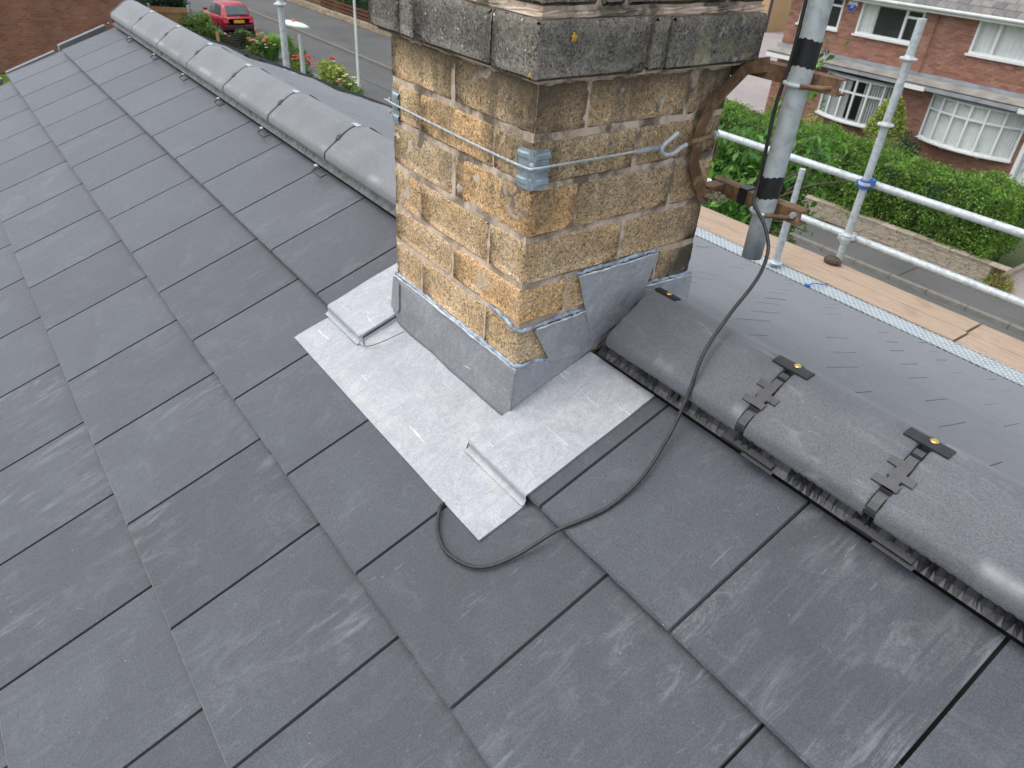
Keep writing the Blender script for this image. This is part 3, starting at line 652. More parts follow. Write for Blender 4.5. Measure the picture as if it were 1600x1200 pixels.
world(rough_core(CXL-.0215, .0215, CY0-.0215, CY1+.0215, .5365, .5455, 4, 26, .0009), 'mortar', m['mortar'], ch)
b = MB(); b.add([(CXL-.02, CY0-.02, .80), (.02, CY0-.02, .80), (.02, CY1+.02, .80), (CXL-.02, CY1+.02, .80), (CXL+.1, CY0+.1, .86), (-.1, CY0+.1, .86), (-.1, CY1-.1, .86), (CXL+.1, CY1-.1, .86)], [(0, 1, 5, 4), (1, 2, 6, 5), (2, 3, 7, 6), (3, 0, 4, 7), (4, 5, 6, 7)]); world(b, 'flaunching', m['flaunch'], ch)
b = MB(); b.lathe((-.22, -.066, .85), [(.10, 0), (.105, .05), (.09, .09), (.085, .30), (.10, .32), (.10, .36), (.075, .36), (.07, .1)], 28); world(b, 'chimney_pot', m['terracotta'], ch)
# orange lichen spots and smears of pointing
def blob(p, nrm, r, mat, name):
    nrm = Vector(nrm).normalized(); u = nrm.orthogonal().normalized(); v = nrm.cross(u); P0 = Vector(p); b = MB(); n = 18
    rim = [P0+(u*cos(2*pi*i/n)+v*sin(2*pi*i/n))*r*random.uniform(.5, 1.15) for i in range(n)]
    b.add([P0+nrm*.0018]+[q+nrm*.0002 for q in rim], [(0, i+1, (i+1) % n+1) for i in range(n)]); return world(b, name, mat, ch)
blob((.0312, -.255, .5135), (1, 0, 0), .0065, m['lichen'], 'lichen'); blob((.0175, -.3168, .4655), (0, -1, 0), .0062, m['lichen'], 'lichen')

# ================================================================== lead flashing
ld = thing('lead_flashing', (-.2, -.35, -.15), 'pale grey lead apron and stepped flashing dressed round the foot of the buff chimney', 'lead flashing')
def wav(x, s, a=1.): return a*(.0011*sin(23*x+3*sin(9*s))+.0009*sin(31*s+2+7*x)+.0006*sin(61*x-40*s))
def lev1(s): return -T*(S1+G-s)/G  # surface of the second course
def apron(u, v):
    x = -.585+.765*u; s = .302+.228*v
    n = lev1(s)+.0032+wav(x, s)
    if s < .322: n += ((.322-s)/.02)**2*.006
    return S(x, s, n)
# front apron in two areas: centre runs up to the brickwork, the ends only below the slate nose
b = MB(); b.smooth = True
def apr(u, v):
    x = -.435+.46*u; s = .304+.126*v; n = lev1(s)+.0034+wav(x, s)+max(0, (.325-s)/.025)**2*.006; n += max(0, (-.40-x)/.035)**2*.010+max(0, (x+.012)/.037)**2*.004
    return S(x, s, n)
b.grid(apr, 40, 14)
def apr2(u, v):
    x = -.585+.765*u; s = .430+.100*v; n = lev1(s)+.0034+wav(x, s)+(random.uniform(0, .0003)); return S(x, s, n)
b.grid(apr2, 60, 10); 
b.grid(lambda u, v: S(-.585+.765*u, .530, lev1(.53)+.0034+wav(-.585+.765*u, .53)-v*.004), 60, 1)
b.grid(lambda u, v: S(-.585, .43+.1*u, lev1(.43+.1*u)+.0034+wav(-.585, .43+.1*u)-v*.004), 10, 1)
b.grid(lambda u, v: S(.180, .43+.1*u, lev1(.43+.1*u)+.0034+wav(.18, .43+.1*u)-v*.004), 10, 1)
world(b, 'apron', m['lead'], ld)
def side_sheet(xa, xb, sa, inner, nm):
    b = MB(); b.smooth = True
    path = [(sa+(S1-.004-sa)*i/16, 0) for i in range(17)]+[(S1+.002, -.0015), (S1+.0045, -.006), (S1+.006, -.0125), (S1+.010, -.0165), (S1+.017, -.0172)]
    def f(u, v):
        q = v*(len(path)-1); i = min(int(q), len(path)-2); t = q-i; s = path[i][0]*(1-t)+path[i+1][0]*t; dn = path[i][1]*(1-t)+path[i+1][1]*t
        x = xa+(xb-xa)*u; n = -T*max(0, (S1-s)/G)+.0048+dn+wav(x*1.3+1, s, .9)
        return S(x, s, n)
    b.grid(f, 20, 42, None)
    # raised welt down to the lower sheet on the inner side, thin edge on the outer side
    for xe, sg in ((xb, 1) if inner == 'r' else (xa, -1), ):
        def g_(u, v):
            s = .300+(S1+.012-.300)*u; n0 = -T*max(0, (S1-s)/G)+.0048+wav(xe*1.3+1, s, .9)+(-.016*max(0, (s-S1)/.012)); n1 = lev1(s)+.0036
            return S(xe+sg*v*.007, s, n0*(1-v)+n1*v)
        b.grid(g_, 18, 5)
    xo = xa if inner == 'r' else xb
    b.grid(lambda u, v: S(xo, sa+(S1-sa)*u, -T*max(0, (S1-(sa+(S1-sa)*u))/G)+.0048+wav(xo*1.3+1, sa+(S1-sa)*u, .9)-v*.0045), 16, 1)
    return world(b, nm, m['lead'], ld)
side_sheet(-.598, -.431, .05, 'r', 'side_sheet'); side_sheet(.0055, .181, .120, 'l', 'side_sheet')
# curled lap where the left sheet turns over
b = MB(); b.tube([S(-.428+.06*t, .418-.075*t*t+.02*sin(pi*t), -.0102+.002*t) for t in [i/14 for i in range(15)]], .0009, 5); world(b, 'lap_edge', m['blackrub'], ld)
# front upstand
b = MB(); b.smooth = True
def ups(u, v):
    x = CXL-.004+(-CXL+.012)*u; zt = -.0405+.0012*sin(20*x); yb = CY0-.021; base = -(.0)
    s_ = .336; pb = S(x, s_, lev1(s_)+.004)
    pt = Vector((x, CY0-.0035, zt)); t = v
    p = pb.lerp(pt, t); p.y += -.003*sin(pi*t)+.0015*sin(14*x+4*t)+(.001*sin(40*x)*(1-t)); return p
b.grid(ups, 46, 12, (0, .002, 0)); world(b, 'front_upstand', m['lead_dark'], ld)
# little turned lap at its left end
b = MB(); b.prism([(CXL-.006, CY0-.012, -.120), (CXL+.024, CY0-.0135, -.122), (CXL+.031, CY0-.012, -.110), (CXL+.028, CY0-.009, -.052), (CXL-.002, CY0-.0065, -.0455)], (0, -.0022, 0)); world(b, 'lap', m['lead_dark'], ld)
# side upstand + stepped pieces on the right-hand face (x = 0)
def zroof(y): return y*tan(P)
def piece(pts, x, th, nm, mat, bow=.0015):
    b = MB(); n = len(pts); 
    b.prism([(x+bow*sin(7*y+11*z), y, z) for y, z in pts], (th, 0, 0)); return world(b, nm, mat, ld)
piece([(CY0-.014, zroof(CY0-.02)-.018), (-.16, zroof(-.16)-.016), (-.05, zroof(-.05)-.014), (-.05, -.02), (-.10, -.03), (-.206, -.052), (-.206, -.0425), (CY0-.004, -.0425)], .0032, .002, 'side_upstand', m['lead'])
piece([(-.206, -.054), (-.09, -.060), (-.076, -.03), (-.10, -.02), (-.129, .0335), (-.253, .0275)], .0056, .0018, 'step_flashing', m['lead'])
piece([(-.108, -.034), (-.098, -.035), (-.03, -.008), (.012, .034), (.038, .118), (-.164, .1145)], .0084, .0018, 'step_flashing', m['lead'])
piece([(.0, .02), (.0, .052), (.161, .0435), (.167, -.06), (.05, .0)], .0052, .0018, 'step_flashing', m['lead'])
# back lead on the far slope
b = MB(); b.prism([Nn(.0, .05, .006), Nn(.12, .05, .006), Nn(.12, .34, .004), Nn(.0, .34, .004)], (0, 0, -.003)); b.prism([Nn(CXL-.15, .17, .006), Nn(.12, .17, .006), Nn(.12, .34, .004), Nn(CXL-.15, .34, .004)], (0, 0, -.003)); world(b, 'back_sheet', m['lead'], ld)
# blue sealant and lime pointing lines
def bead(pts, mat, nm, r=.0042, wob=.0018):
    p = crv(pts, 10); p = [q+Vector((random.uniform(-wob, wob)*.5, random.uniform(-wob, wob)*.5, random.uniform(-wob, wob))) for q in p]
    b = MB(); b.tube(p, [r*random.uniform(.6, 1.25) for _ in p], 7); return world(b, nm, mat, ld)
bead([(CXL-.002, CY0-.001, -.0385), (CXL+.12, CY0-.001, -.0375), (CXL+.26, CY0-.001, -.039), (-.03, CY0-.001, -.0395), (.001, CY0+.002, -.0395), (.001, CY0+.045, -.0425), (.002, -.206, -.046)], m['seal'], 'sealant_bead', .0042)
bead([(CXL-.002, CY0-.005, -.0425), (CXL+.14, CY0-.005, -.0405), (CXL+.3, CY0-.005, -.0425), (.003, CY0-.003, -.0435)], m['pointing'], 'sealant_bead', .0022, .001)
bead([(-.085, CY0-.001, .047), (-.04, CY0-.002, .043), (.002, CY0-.001, .036), (.003, -.24, .037), (.003, -.18, .0395), (.003, -.128, .041)], m['seal'], 'sealant_bead', .004)
bead([(.006, -.25, .031), (.007, -.19, .0335), (.007, -.13, .0365)], m['pointing'], 'sealant_bead', .0022, .001)
bead([(.004, -.17, .120), (.004, -.08, .1205), (.004, .038, .1235)], m['seal'], 'sealant_bead', .0042)
bead([(.009, -.165, .1155), (.0095, -.07, .1165), (.009, .037, .119)], m['pointing'], 'sealant_bead', .0022, .001)
bead([(.003, .0, .056), (.003, .09, .0505), (.003, .161, .0475)], m['seal'], 'sealant_bead', .004); bead([(.007, .0, .051), (.007, .16, .0435)], m['pointing'], 'sealant_bead', .0022, .001)

# ================================================================== lashing wire, corner plates, eye bolt
ZW = .3265
def plate(cx, cy, sx, sy, label):
    """corner plate folded round an arris; sx, sy point from the arris along the two faces"""
    t = thing('corner_plate', (cx, cy, ZW), label, 'corner plate', 'zinc corner plates under the lashing wire'); b = MB(); z0, z1 = ZW-.037, ZW+.026; w_ = .032
    prof = [(w_, 0), (w_*.5, 0), (.004, 0), (0, .004), (0, w_*.5), (0, w_)]
    nz = 22; V = []
    for j in range(nz+1):
        z = z0+(z1-z0)*j/nz; 
        for k, (a, c) in enumerate(prof):
            e = .0028+.0030*(1 if (2 < j < 6 or 9 < j < 12 or 16 < j < 20) and k not in (2, 3) else 0); tx = 0 if 1 < j < nz-1 else -.004
            px = cx+sx*max(a+(tx if k == 0 else 0), -0) - (sx*e if a == 0 or k in (2, 3) else 0)*1; py = cy+sy*max(c+(tx if k == 5 else 0), 0) - (sy*e if c == 0 else 0)
            if a > 0 and c == 0: px = cx+sx*(a+(tx if k == 0 else 0))
            if c > 0 and a == 0: py = cy+sy*(c+(tx if k == 5 else 0))
            V.append((px, py, z))
    n = len(prof); b.add(V, [(j*n+k, j*n+k+1, (j+1)*n+k+1, (j+1)*n+k) for j in range(nz) for k in range(n-1)])
    world(b, 'plate', m['zinc'], t)
    for dz in (.004, -.020):
        b = MB(); b.lathe((0, 0, 0), [(.0001, .0035), (.0028, .003), (.0036, 0)], 10); q = Vector((-sx, -sy, 0)).normalized(); R = q.to_track_quat('Z', 'Y').to_matrix(); o = Vector((cx, cy, ZW+dz))+q*.0035
        b.v = [tuple(R @ Vector(v)+o) for v in b.v]; world(b, 'rivet', m['galv_dull'], t)
plate(0, CY0, -1, 1, 'ribbed zinc plate folded round the chimney corner nearest the camera, wire across it'); plate(CXL, CY0, 1, 1, 'ribbed zinc plate at the far left corner of the chimney, mostly turned away')
wr = thing('lashing_wire', (-.2, CY0-.01, ZW), 'twisted galvanised wire lashed round the chimney and hooked at its right face', 'wire')
pth = [(CXL-.006, .10, ZW), (CXL-.007, -.1, ZW), (CXL-.007, CY0+.01, ZW+.001), (CXL+.0, CY0-.007, ZW+.001), (CXL+.12, CY0-.007, ZW-.0015), (-.14, CY0-.0075, ZW-.003), (-.01, CY0-.0085, ZW-.001), (.0075, CY0+.002, ZW-.0005), (.009, -.24, ZW+.0), (.010, -.12, ZW), (.011, -.06, ZW+.001), (.013, -.012, ZW+.002)]
base = crv(pth, 40); b = MB()
for ph in (0, 2*pi/3, 4*pi/3):
    q = []
    for i, p in enumerate(base):
        t_ = (base[min(i+1, len(base)-1)]-base[max(i-1, 0)]).normalized(); u1 = Vector((0, 0, 1)); u2 = t_.cross(u1).normalized(); a = ph+i*.55; q.append(p+(u1*cos(a)+u2*sin(a))*.0011)
    b.tube(q, .00125, 5, True)
world(b, 'strand', m['galv'], wr)
b = MB(); c0, c1 = Vector((.0108, -.075, ZW+.001)), Vector((.0135, -.008, ZW+.002)); q = []
for i in range(150):
    t = i/149; p = c0.lerp(c1, t); r = .0034+.0012*t; a = t*2*pi*13; q.append(p+Vector((cos(a)*r, 0, sin(a)*r)))
b.tube(q, .0011, 5); world(b, 'wrapping', m['galv'], wr)
eb = thing('hook_bolt', (.02, .03, ZW), 'galvanised open hook on a rusty threaded shank holding the lashing wire', 'hook bolt')
b = MB(); b.tube(crv([(.026, .010, ZW+.027), (.022, .001, ZW+.018), (.018, -.012, ZW+.006), (.017, -.014, ZW-.004), (.018, -.003, ZW-.0115), (.019, .015, ZW-.011), (.019, .031, ZW-.004), (.018, .048, ZW+.0005)], 8), .0041, 10); world(b, 'hook', m['galv'], eb)
b = MB(); b.tube([(.018, .047, ZW+.0005), (.018, .115, ZW+.008)], .0047, 12); b.lathe((0, 0, 0), [(0, 0)], 3) if False else None
for i in range(14): y = .052+i*.0045; b.lathe((.018, y, ZW+.001+(y-.047)*.11), [(.0047, -.001), (.0056, 0), (.0047, .001)], 10, 'y')
world(b, 'shank', m['rust'], eb)
b = MB(); b.lathe((.018, .122, ZW+.009), [(.0001, -.004), (.0075, -.004), (.0075, .004), (.0001, .004)], 6, 'y'); world(b, 'nut', m['galv'], eb)

# ================================================================== aerial bracket, mast, u-bolts, cable
br = thing('aerial_bracket', (.05, .15, .3), 'rusty steel cradle bracket with two channel arms fixed to the right corner of the chimney', 'bracket')
def strapy(pts, wd, th, nm, mat=None):
    sharp = True
    """flat strap along pts on the x=0 face, width along y"""
    b = MB(); P_ = []
    for p, q in zip(pts, pts[1:]): p, q = Vector(p), Vector(q); P_ += [p.lerp(q, t) for t in ((.08, .92) if (q-p).length > .02 else (.3,))]
    P_ = [Vector(pts[0])]+P_+[Vector(pts[-1])]; V = []
    for i, p in enumerate(P_):
        t_ = (P_[min(i+1, len(P_)-1)]-P_[max(i-1, 0)]).normalized(); sd_ = Vector((1, 0, 0)).cross(t_).normalized(); n_ = t_.cross(sd_).normalized()
        for a, c in ((-1, 0), (1, 0), (1, 1), (-1, 1)): V.append(p+sd_*a*wd/2+n_*c*th)
    n = len(P_); b.add(V, [(i*4+k, i*4+(k+1) % 4, i*4+4+(k+1) % 4, i*4+4+k) for i in range(n-1) for k in range(4)]+[(0, 3, 2, 1), (n*4-4, n*4-3, n*4-2, n*4-1)]); return world(b, nm, mat or m['rust'], br)
strapy([(.034, .206, .4535), (.020, .168, .4500), (.010, .098, .388), (.008, .087, .34), (.008, .088, .283), (.010, .128, .2225), (.012, .150, .2130)], .025, .0035, 'strap')
for zc, xe, nm in ((.4425, .178, 'upper_arm'), (.2170, .180, 'lower_arm')):
    b = MB(); z0, z1 = zc-.0135, zc+.0135; y_ = .2065; xs = -.03
    b.box((xs, y_, z0), (xe, y_+.0028, z1)); b.box((xs, y_+.0029, z1-.0028), (xe, y_+.026, z1)); b.box((xs, y_+.0029, z0), (xe, y_+.026, z0+.0028)); world(b, 'arm', m['rust'], br)
b = MB(); b.box((.040, .2035, .2025), (.058, .2062, .2315)); b.box((.040, .2035, .2316), (.058, .2335, .2335)); world(b, 'tape_wrap', m['tape'], br)
# steel band running back round the stack
b = MB(); b.box((-.44, CY1+.0005, .2875), (0.002, CY1+.0025, .3165)); world(b, 'band', m['rust'], br)
b = MB(); b.box((-.02, CY1+.003, .205), (.006, .2064, .229)); world(b, 'foot', m['rust'], br); b = MB(); b.box((-.02, CY1+.003, .431), (.006, .2064, .4545)); world(b, 'foot', m['rust'], br)
b = MB()
for i in range(26):
    c = Vector((.012+random.uniform(-.012, .03), .15+random.uniform(-.012, .02), .2185+random.uniform(-.004, .004))); r = random.uniform(.003, .0075)
    b.lathe(c, [(.0002, -r*.6), (r*.8, -r*.3), (r, 0), (r*.7, r*.5), (.0002, r*.7)], 7)
world(b, 'moss', plain('dry_moss', (.22, .20, .12), .95, 0, .4, 200, .8), br)
MX, MY, MR = .1175, .1845, .0188
ma = thing('aerial_mast', (MX, MY, .125), 'grey galvanised aerial mast clamped upright to the rusty bracket, open at its foot', 'mast')
b = MB(); b.lathe((MX, MY, 0), [(MR-.0025, .16), (MR-.0025, .124), (MR, .1235), (MR, .20), (MR, .6), (MR, 1.2), (MR, 2.6)], 32); b.smooth = True; b.sm = [True]*len(b.f); world(b, 'tube', m['galv_dull'], ma)
for zc, zz in ((.487, .021), (.262, .020)):
    b = MB(); pr = []
    n = 40; rows = [(zz, 0), (zz*.98, 1), (zz*.33, 1.15), (-zz*.3, 1.05), (-zz*.95, 1), (-zz, 0)]
    V = [(MX+(MR+.0008*k_+.0003*sin(5*a*2*pi/n))*cos(2*pi*a/n), MY+(MR+.0008*k_)*sin(2*pi*a/n), zc+h+.0025*sin(2*pi*a/n*2+zc*9)+.0012*sin(a*1.7)) for h, k_ in rows for a in range(n)]
    b.add(V, [(j*n+a, j*n+(a+1) % n, (j+1)*n+(a+1) % n, (j+1)*n+a) for j in range(len(rows)-1) for a in range(n)]); world(b, 'tape_band', m['tape'], ma)
def ubolt(z, label):
    t = thing('u_bolt', (MX, MY, z), label, 'u-bolt', 'u-bolts clamping the mast'); r = MR+.0042
    arc = [(MX-r*cos(a), MY-r*sin(a)*1.0, z) for a in [pi*i/14 for i in range(15)]]
    b = MB(); b.tube([(MX-r, .215, z)]+arc[:11], .0037, 9); world(b, 'bow', m['galv'], t)
    b = MB(); b.tube(arc[10:14]+[(MX+r+.004, MY-.002, z), (MX+r+.018, MY+.010, z+.001), (MX+r+.026, .213, z+.001)], .0040, 9); world(b, 'rusty_leg', m['rust'], t)
    for xx in ((MX-r-.008, MX+r+.026) if z < .3 else (MX-r-.008,)):
        b = MB(); b.lathe((xx, .2035, z+.006), [(.0001, -.004), (.0060, -.004), (.0060, .0025), (.0001, .0025)], 6, 'y'); world(b, 'nut', m['galv'], t)
ubolt(.4385, 'upper u-bolt gripping the mast on the upper rusty arm'); ubolt(.2145, 'lower u-bolt gripping the mast just above its open foot')
cb = thing('coaxial_cable', (.2, 0, 0), 'black coaxial cable running down the mast and curling across the slates under the lead', 'cable')
Lx = MX-MR-.002; Ly = MY-.006
pts = [(Lx+.002, Ly-.004, 2.4), (Lx, Ly, 1.4), (Lx-.001, Ly-.004, .9), (Lx-.002, Ly-.003, .62), (Lx, Ly-.002, .487), (Lx-.004, Ly-.006, .40), (Lx-.001, Ly-.006, .33), (Lx+.001, Ly-.004, .262), (Lx+.012, Ly-.022, .235), (.118, .155, .226), (.150, .147, .205), (.180, .130, .178), (.205, .09, .157), (.221, .045, .138), (.228, .0, .112), (.234, -.03, .094), (.239, -.06, .071), (.248, -.09, .046), (.258, -.113, .005), (.262, -.126, -.022),
       tuple(S(.272, .172, .004)), tuple(S(.297, .262, .0)), tuple(S(.297, .34, -.001)), tuple(S(.283, .393, .0035)), tuple(S(.268, .43, .0015)), tuple(S(.248, .508, -.006)), tuple(S(.221, .561, -.003)), tuple(S(.166, .582, -.0015)), tuple(S(.118, .572, -.002)), tuple(S(.082, .545, -.004)), tuple(S(.074, .536, -.0085)), tuple(S(.070, .526, -.0165))]
b = MB(); b.tube(crv(pts, 9), .0033, 10); world(b, 'cable', m['blackrub'], cb)

# ================================================================== scaffold beyond the far eaves
sc_ = thing('scaffold', (-1.4, 3.6, GZ), 'galvanised tube scaffold with two guard rails along the far eaves', 'scaffold')
def pipe(a, c, nm='tube', r=.0242): b = MB(); b.tube([a, c], r, 16); return world(b, nm, m['galv'], sc_)
SX = -1.377
pipe((SX, 3.62, GZ), (SX, 3.62, .245), 'standard'); pipe((-7.5, 3.67, -.722), (3.6, 3.67, -.705), 'guard_rail'); pipe((-7.5, 3.67, -1.095), (3.6, 3.67, -1.07), 'guard_rail')
pipe((-1.552, 3.14, -1.24), (-1.552, 3.14, -.60), 'puncheon', .0185)
b = MB(); b.tube([(-1.552, 3.14, -1.24), (-1.552, 3.14, -.835)], .0242, 16); world(b, 'puncheon_sleeve', m['galv'], sc_)
pipe((-4.89, 1.225, GZ), (-4.89, 1.225, .9), 'standard', .0242); pipe((1.6, 3.62, GZ), (1.6, 3.62, .245), 'standard')
pipe((-5.0, 3.62, GZ), (-5.0, 3.62, .1), 'standard')
def collar(x, y, z, r=.050, mat='galv'):
    b = MB(); b.lathe((x, y, z), [(.0245, -.010), (r*.9, -.008), (r, -.004), (r, .003), (r*.92, .006), (.030, .008), (.0245, .02)], 22); return world(b, 'collar', m[mat], sc_)
for z in (.034, -.341): collar(SX, 3.62, z)
collar(-1.552, 3.14, -.85, .052); collar(-1.552, 3.14, -1.222, .045); collar(SX, 3.62, -1.06, .04)
collar(-4.89, 1.225, -.10, .046); 
b = MB(); b.box((-4.95, 1.15, -.585), (-4.83, 1.30, -.565), .004); world(b, 'base_plate', m['galv'], sc_)
def coupler(x, y, z, mat):
    b = MB(); b.lathe((x, y, z), [(.030, -.030), (.037, -.026), (.037, .026), (.030, .030)], 16); b.lathe((x, y+.05, z), [(.030, -.026), (.037, -.022), (.037, .022), (.030, .026)], 16, 'x'); b.box((x-.02, y+.01, z-.02), (x+.02, y+.045, z+.02), .004)
    b.box((x+.035, y-.012, z+.006), (x+.062, y+.010, z+.042), .003); b.box((x-.058, y-.012, z-.02), (x-.035, y+.010, z+.016), .003); return world(b, 'coupler', m[mat], sc_)
coupler(SX, 3.62, -.712, 'blueclip'); coupler(SX, 3.62, -1.085, 'galv')
for dz in (-.705, -1.08):
    b = MB(); b.lathe((SX, 3.62, dz), [(.0245, -.012), (.044, -.010), (.044, .006), (.0245, .010)], 18); world(b, 'collar', m['galv'], sc_)
pipe((-1.9, 3.40, -1.34), (-1.9, 3.70, -1.34), 'transom'); pipe((.9, 3.05, -1.34), (.9, 3.70, -1.34), 'transom')
def boardo(x0, x1, y0, y1, lab):
    b = MB(); nx = 60; z = -1.252
    def f(u, v): x = x0+(x1-x0)*u; y = y0+(y1-y0)*v; e = 0 if 0 < v < 1 else .0016*sin(9*x)+.0012*sin(31*x+v*3); return (x, y+e, z+.0035*sin(1.7*x+y)+.001*sin(23*x))
    b.grid(f, nx, 4, (0, 0, -.034)); o = world(b, 'scaffold_board', m['board'], None, ((x0+x1)/2, (y0+y1)/2, z)); return tag(o, lab, 'scaffold board', 'scaffold boards along the far eaves')
boardo(-6.2, -.392, 3.222, 3.402, 'weathered timber board lying next to the perforated steel strip, left of the cross joint'); boardo(-6.2, -.405, 3.406, 3.590, 'timber board under the tube stanchion, on the road side, left of the cross joint')
boardo(-.376, 3.4, 3.215, 3.395, 'timber board beside the perforated steel strip, right of the cross joint'); boardo(-.388, 3.4, 3.400, 3.592, 'timber board on the road side, running off right of the cross joint')
b = MB(); b.box((-6.2, 3.072, -1.275), (3.4, 3.205, -1.253)); b.box((-6.2, 3.068, -1.29), (3.4, 3.0715, -1.249)); b.box((-6.2, 3.2055, -1.29), (3.4, 3.209, -1.249))
tag(world(b, 'steel_strip', m['perf'], None, (0, 3.1, -1.27)), 'narrow perforated steel deck strip between slate eaves and timber boards', 'steel deck')
b = MB(); b.tube(crv([(-1.245, 3.06, -1.246), (-1.24, 3.11, -1.236), (-1.215, 3.13, -1.232), (-1.20, 3.16, -1.236), (-1.195, 3.21, -1.242)], 6), .0042, 6); b.box((-1.262, 3.052, -1.252), (-1.235, 3.075, -1.235)); tag(world(b, 'cable_tie', m['blueclip'], None, (-1.22, 3.1, -1.24)), 'small blue tie hooked over the perforated steel strip', 'tie')
b = MB(); b.lathe((0, 0, 0), [(.0001, -.028), (.040, -.024), (.052, -.004), (.046, .014), (.026, .026), (.0001, .030)], 12)
b.v = [(v[0]*1.25+random.uniform(-.005, .005), v[1]*.85+random.uniform(-.005, .005), v[2]+random.uniform(-.004, .004)) for v in b.v]
tag(b.build('broken_brick', m['bark'], None, (-1.375, 3.535, -1.225)), 'brown lump of broken brick on the board at the foot of the tube', 'brick lump')

# ================================================================== foliage helpers
def leaf_mesh(cent, size, aspect, name, mat, parent=None, origin=(0, 0, 0), tilt=None, kind=None, droop=0.):
    """each leaf a folded pair of triangles with its own direction"""
    n = len(cent); cent = np.asarray(cent, float)-np.array(origin); a = rng.normal(size=(n, 3)); a[:, 2] -= droop; a /= np.linalg.norm(a, axis=1)[:, None]
    nn = rng.normal(size=(n, 3)); nn[:, 2] += 1.0; nn -= (nn*a).sum(1)[:, None]*a; nn /= np.linalg.norm(nn, axis=1)[:, None]; bb = np.cross(nn, a)
    L = size*rng.uniform(.6, 1.3, n)[:, None]; Wd = L*aspect
    v0 = cent-a*L*.5; v1 = cent+a*L*.5; mid = cent+nn*L*.02; v2 = cent+bb*Wd*.5+nn*L*.13-a*L*.05; v3 = cent-bb*Wd*.5+nn*L*.13-a*L*.05
    V = np.stack([v0, v2, v1, v3], 1).reshape(-1, 3); me = bpy.data.meshes.new(name); me.vertices.add(n*4); me.vertices.foreach_set('co', V.ravel())
    me.loops.add(n*6); me.polygons.add(n*2); base = (np.arange(n)*4)[:, None]
    idx = (base+np.array([0, 1, 2, 0, 2, 3])).ravel(); me.loops.foreach_set('vertex_index', idx.astype(np.int32)); me.polygons.foreach_set('loop_start', np.arange(n*2, dtype=np.int32)*3)
    me.materials.append(mat); me.update(calc_edges=True); o = link(me, name, parent, origin)
    if kind: o['kind'] = kind
    return o
def blob_pts(n, c, r, shell=.75, lumps=7, seed=0):
    g = np.random.default_rng(seed); c = np.array(c); r = np.array(r, float); lc = g.normal(size=(lumps, 3)); lc /= np.linalg.norm(lc, axis=1)[:, None]; lc *= .55; P_ = []
    k = g.integers(0, lumps, n); d = g.normal(size=(n, 3)); d /= np.linalg.norm(d, axis=1)[:, None]; rad_ = g.uniform(shell, 1, n)**(1)*g.uniform(.35, .62, lumps)[k]
    return c+(lc[k]+d*rad_[:, None])*r
# front hedge of the opposite house
hx0, hx1, hy0, hy1, hz0, hz1 = -16.0, -4.75, 17.66, 19.3, -5.75, -4.28
hd = thing('hedge', ((hx0+hx1)/2, 18.4, GZ), 'long clipped privet hedge growing behind the low stone wall of the opposite house', 'hedge')
def hedge_pts(n):
    g = rng; f = g.random(n); P_ = np.zeros((n, 3)); x = g.uniform(hx0, hx1, n); bulge = .10*np.sin(x*2.1)+.07*np.sin(x*5.3+1); topb = .09*np.sin(x*1.3+2)+.06*np.sin(x*4.1)+.03*np.sin(x*9.7)
    fr = f < .5; tp = (f >= .5) & (f < .9); en = f >= .9
    P_[:, 0] = x
    P_[fr, 1] = hy0-bulge[fr]; zz = g.random(n)**.9; P_[fr, 2] = hz0-.08+(hz1+topb[fr]-hz0)*zz[fr]; P_[fr, 1] += np.maximum(0, zz[fr]-.8)*.9
    P_[tp, 1] = g.uniform(hy0+.1, hy1, tp.sum()); P_[tp, 2] = hz1+topb[tp]-.10*((P_[tp, 1]-18.4)/.8)**2+.05*np.sin(P_[tp, 1]*6+x[tp]*3)
    P_[en, 0] = hx1+.05*np.sin(P_[en, 2]*7); P_[en, 1] = g.uniform(hy0, hy1, en.sum()); P_[en, 2] = g.uniform(hz0, hz1, en.sum()); P_[en, 0] -= np.abs(P_[en, 2]+5)*.1
    return P_+g.normal(size=(n, 3))*np.array([.05, .075, .06])
leaf_mesh(hedge_pts(76000), .062, .6, 'foliage', m['hedge'], hd, kind='stuff')
b = MB(); b.box((hx0+.1, hy0+.16, GZ), (hx1-.2, hy1-.1, hz1-.16)); world(b, 'inner_twigs', m['conifer'], hd)
# low stone garden wall under the hedge
gw = thing('garden_wall', (-10, 17.5, GZ), 'low garden wall of thin coursed stones at the foot of the hedge', 'wall')
b = MB(); b.box((hx0-.3, 17.43, GZ), (hx1+.25, 17.60, GZ+.47)); world(b, 'mortar', m['hmort'], gw)
sm = [MB().box((0, 0, 0), (l, .045, .052), .006).mesh('stone', m['stone']) for l in (.19, .26, .34, .43)]; ll = (.19, .26, .34, .43); cnt = 0; rest = MB()
for r in range(9):
    x = hx1+.25; z = GZ+.0+r*.0575
    while x > hx0-.3:
        k = random.randrange(4); x -= ll[k]+.008; y = 17.392+random.uniform(-.012, .01)
        if cnt < 298 and x > -9.8 and r > 0: link(sm[k], 'stone', gw, (x, y, z)); cnt += 1
        else: rest.box((x, y, z), (x+ll[k], y+.045, z+.052))
tag(world(rest, 'stone', m['stone'], gw), kind='stuff')
b = MB(); x = hx0-.3
while x < hx1+.2: b.box((x, 17.37, GZ+.517), (x+.44, 17.63, GZ+.555), .008); x += .45
world(b, 'coping', m['stone'], gw)
wd_ = thing('weeds', (-4.35, 17.6, GZ), 'tuft of orange and green weeds at the end of the stone wall', 'weeds'); leaf_mesh(blob_pts(1500, (-4.3, 17.65, GZ+.16), (.42, .42, .30), .3, 9, 5), .07, .3, 'foliage', m['yel'], wd_, kind='stuff')
b = MB()
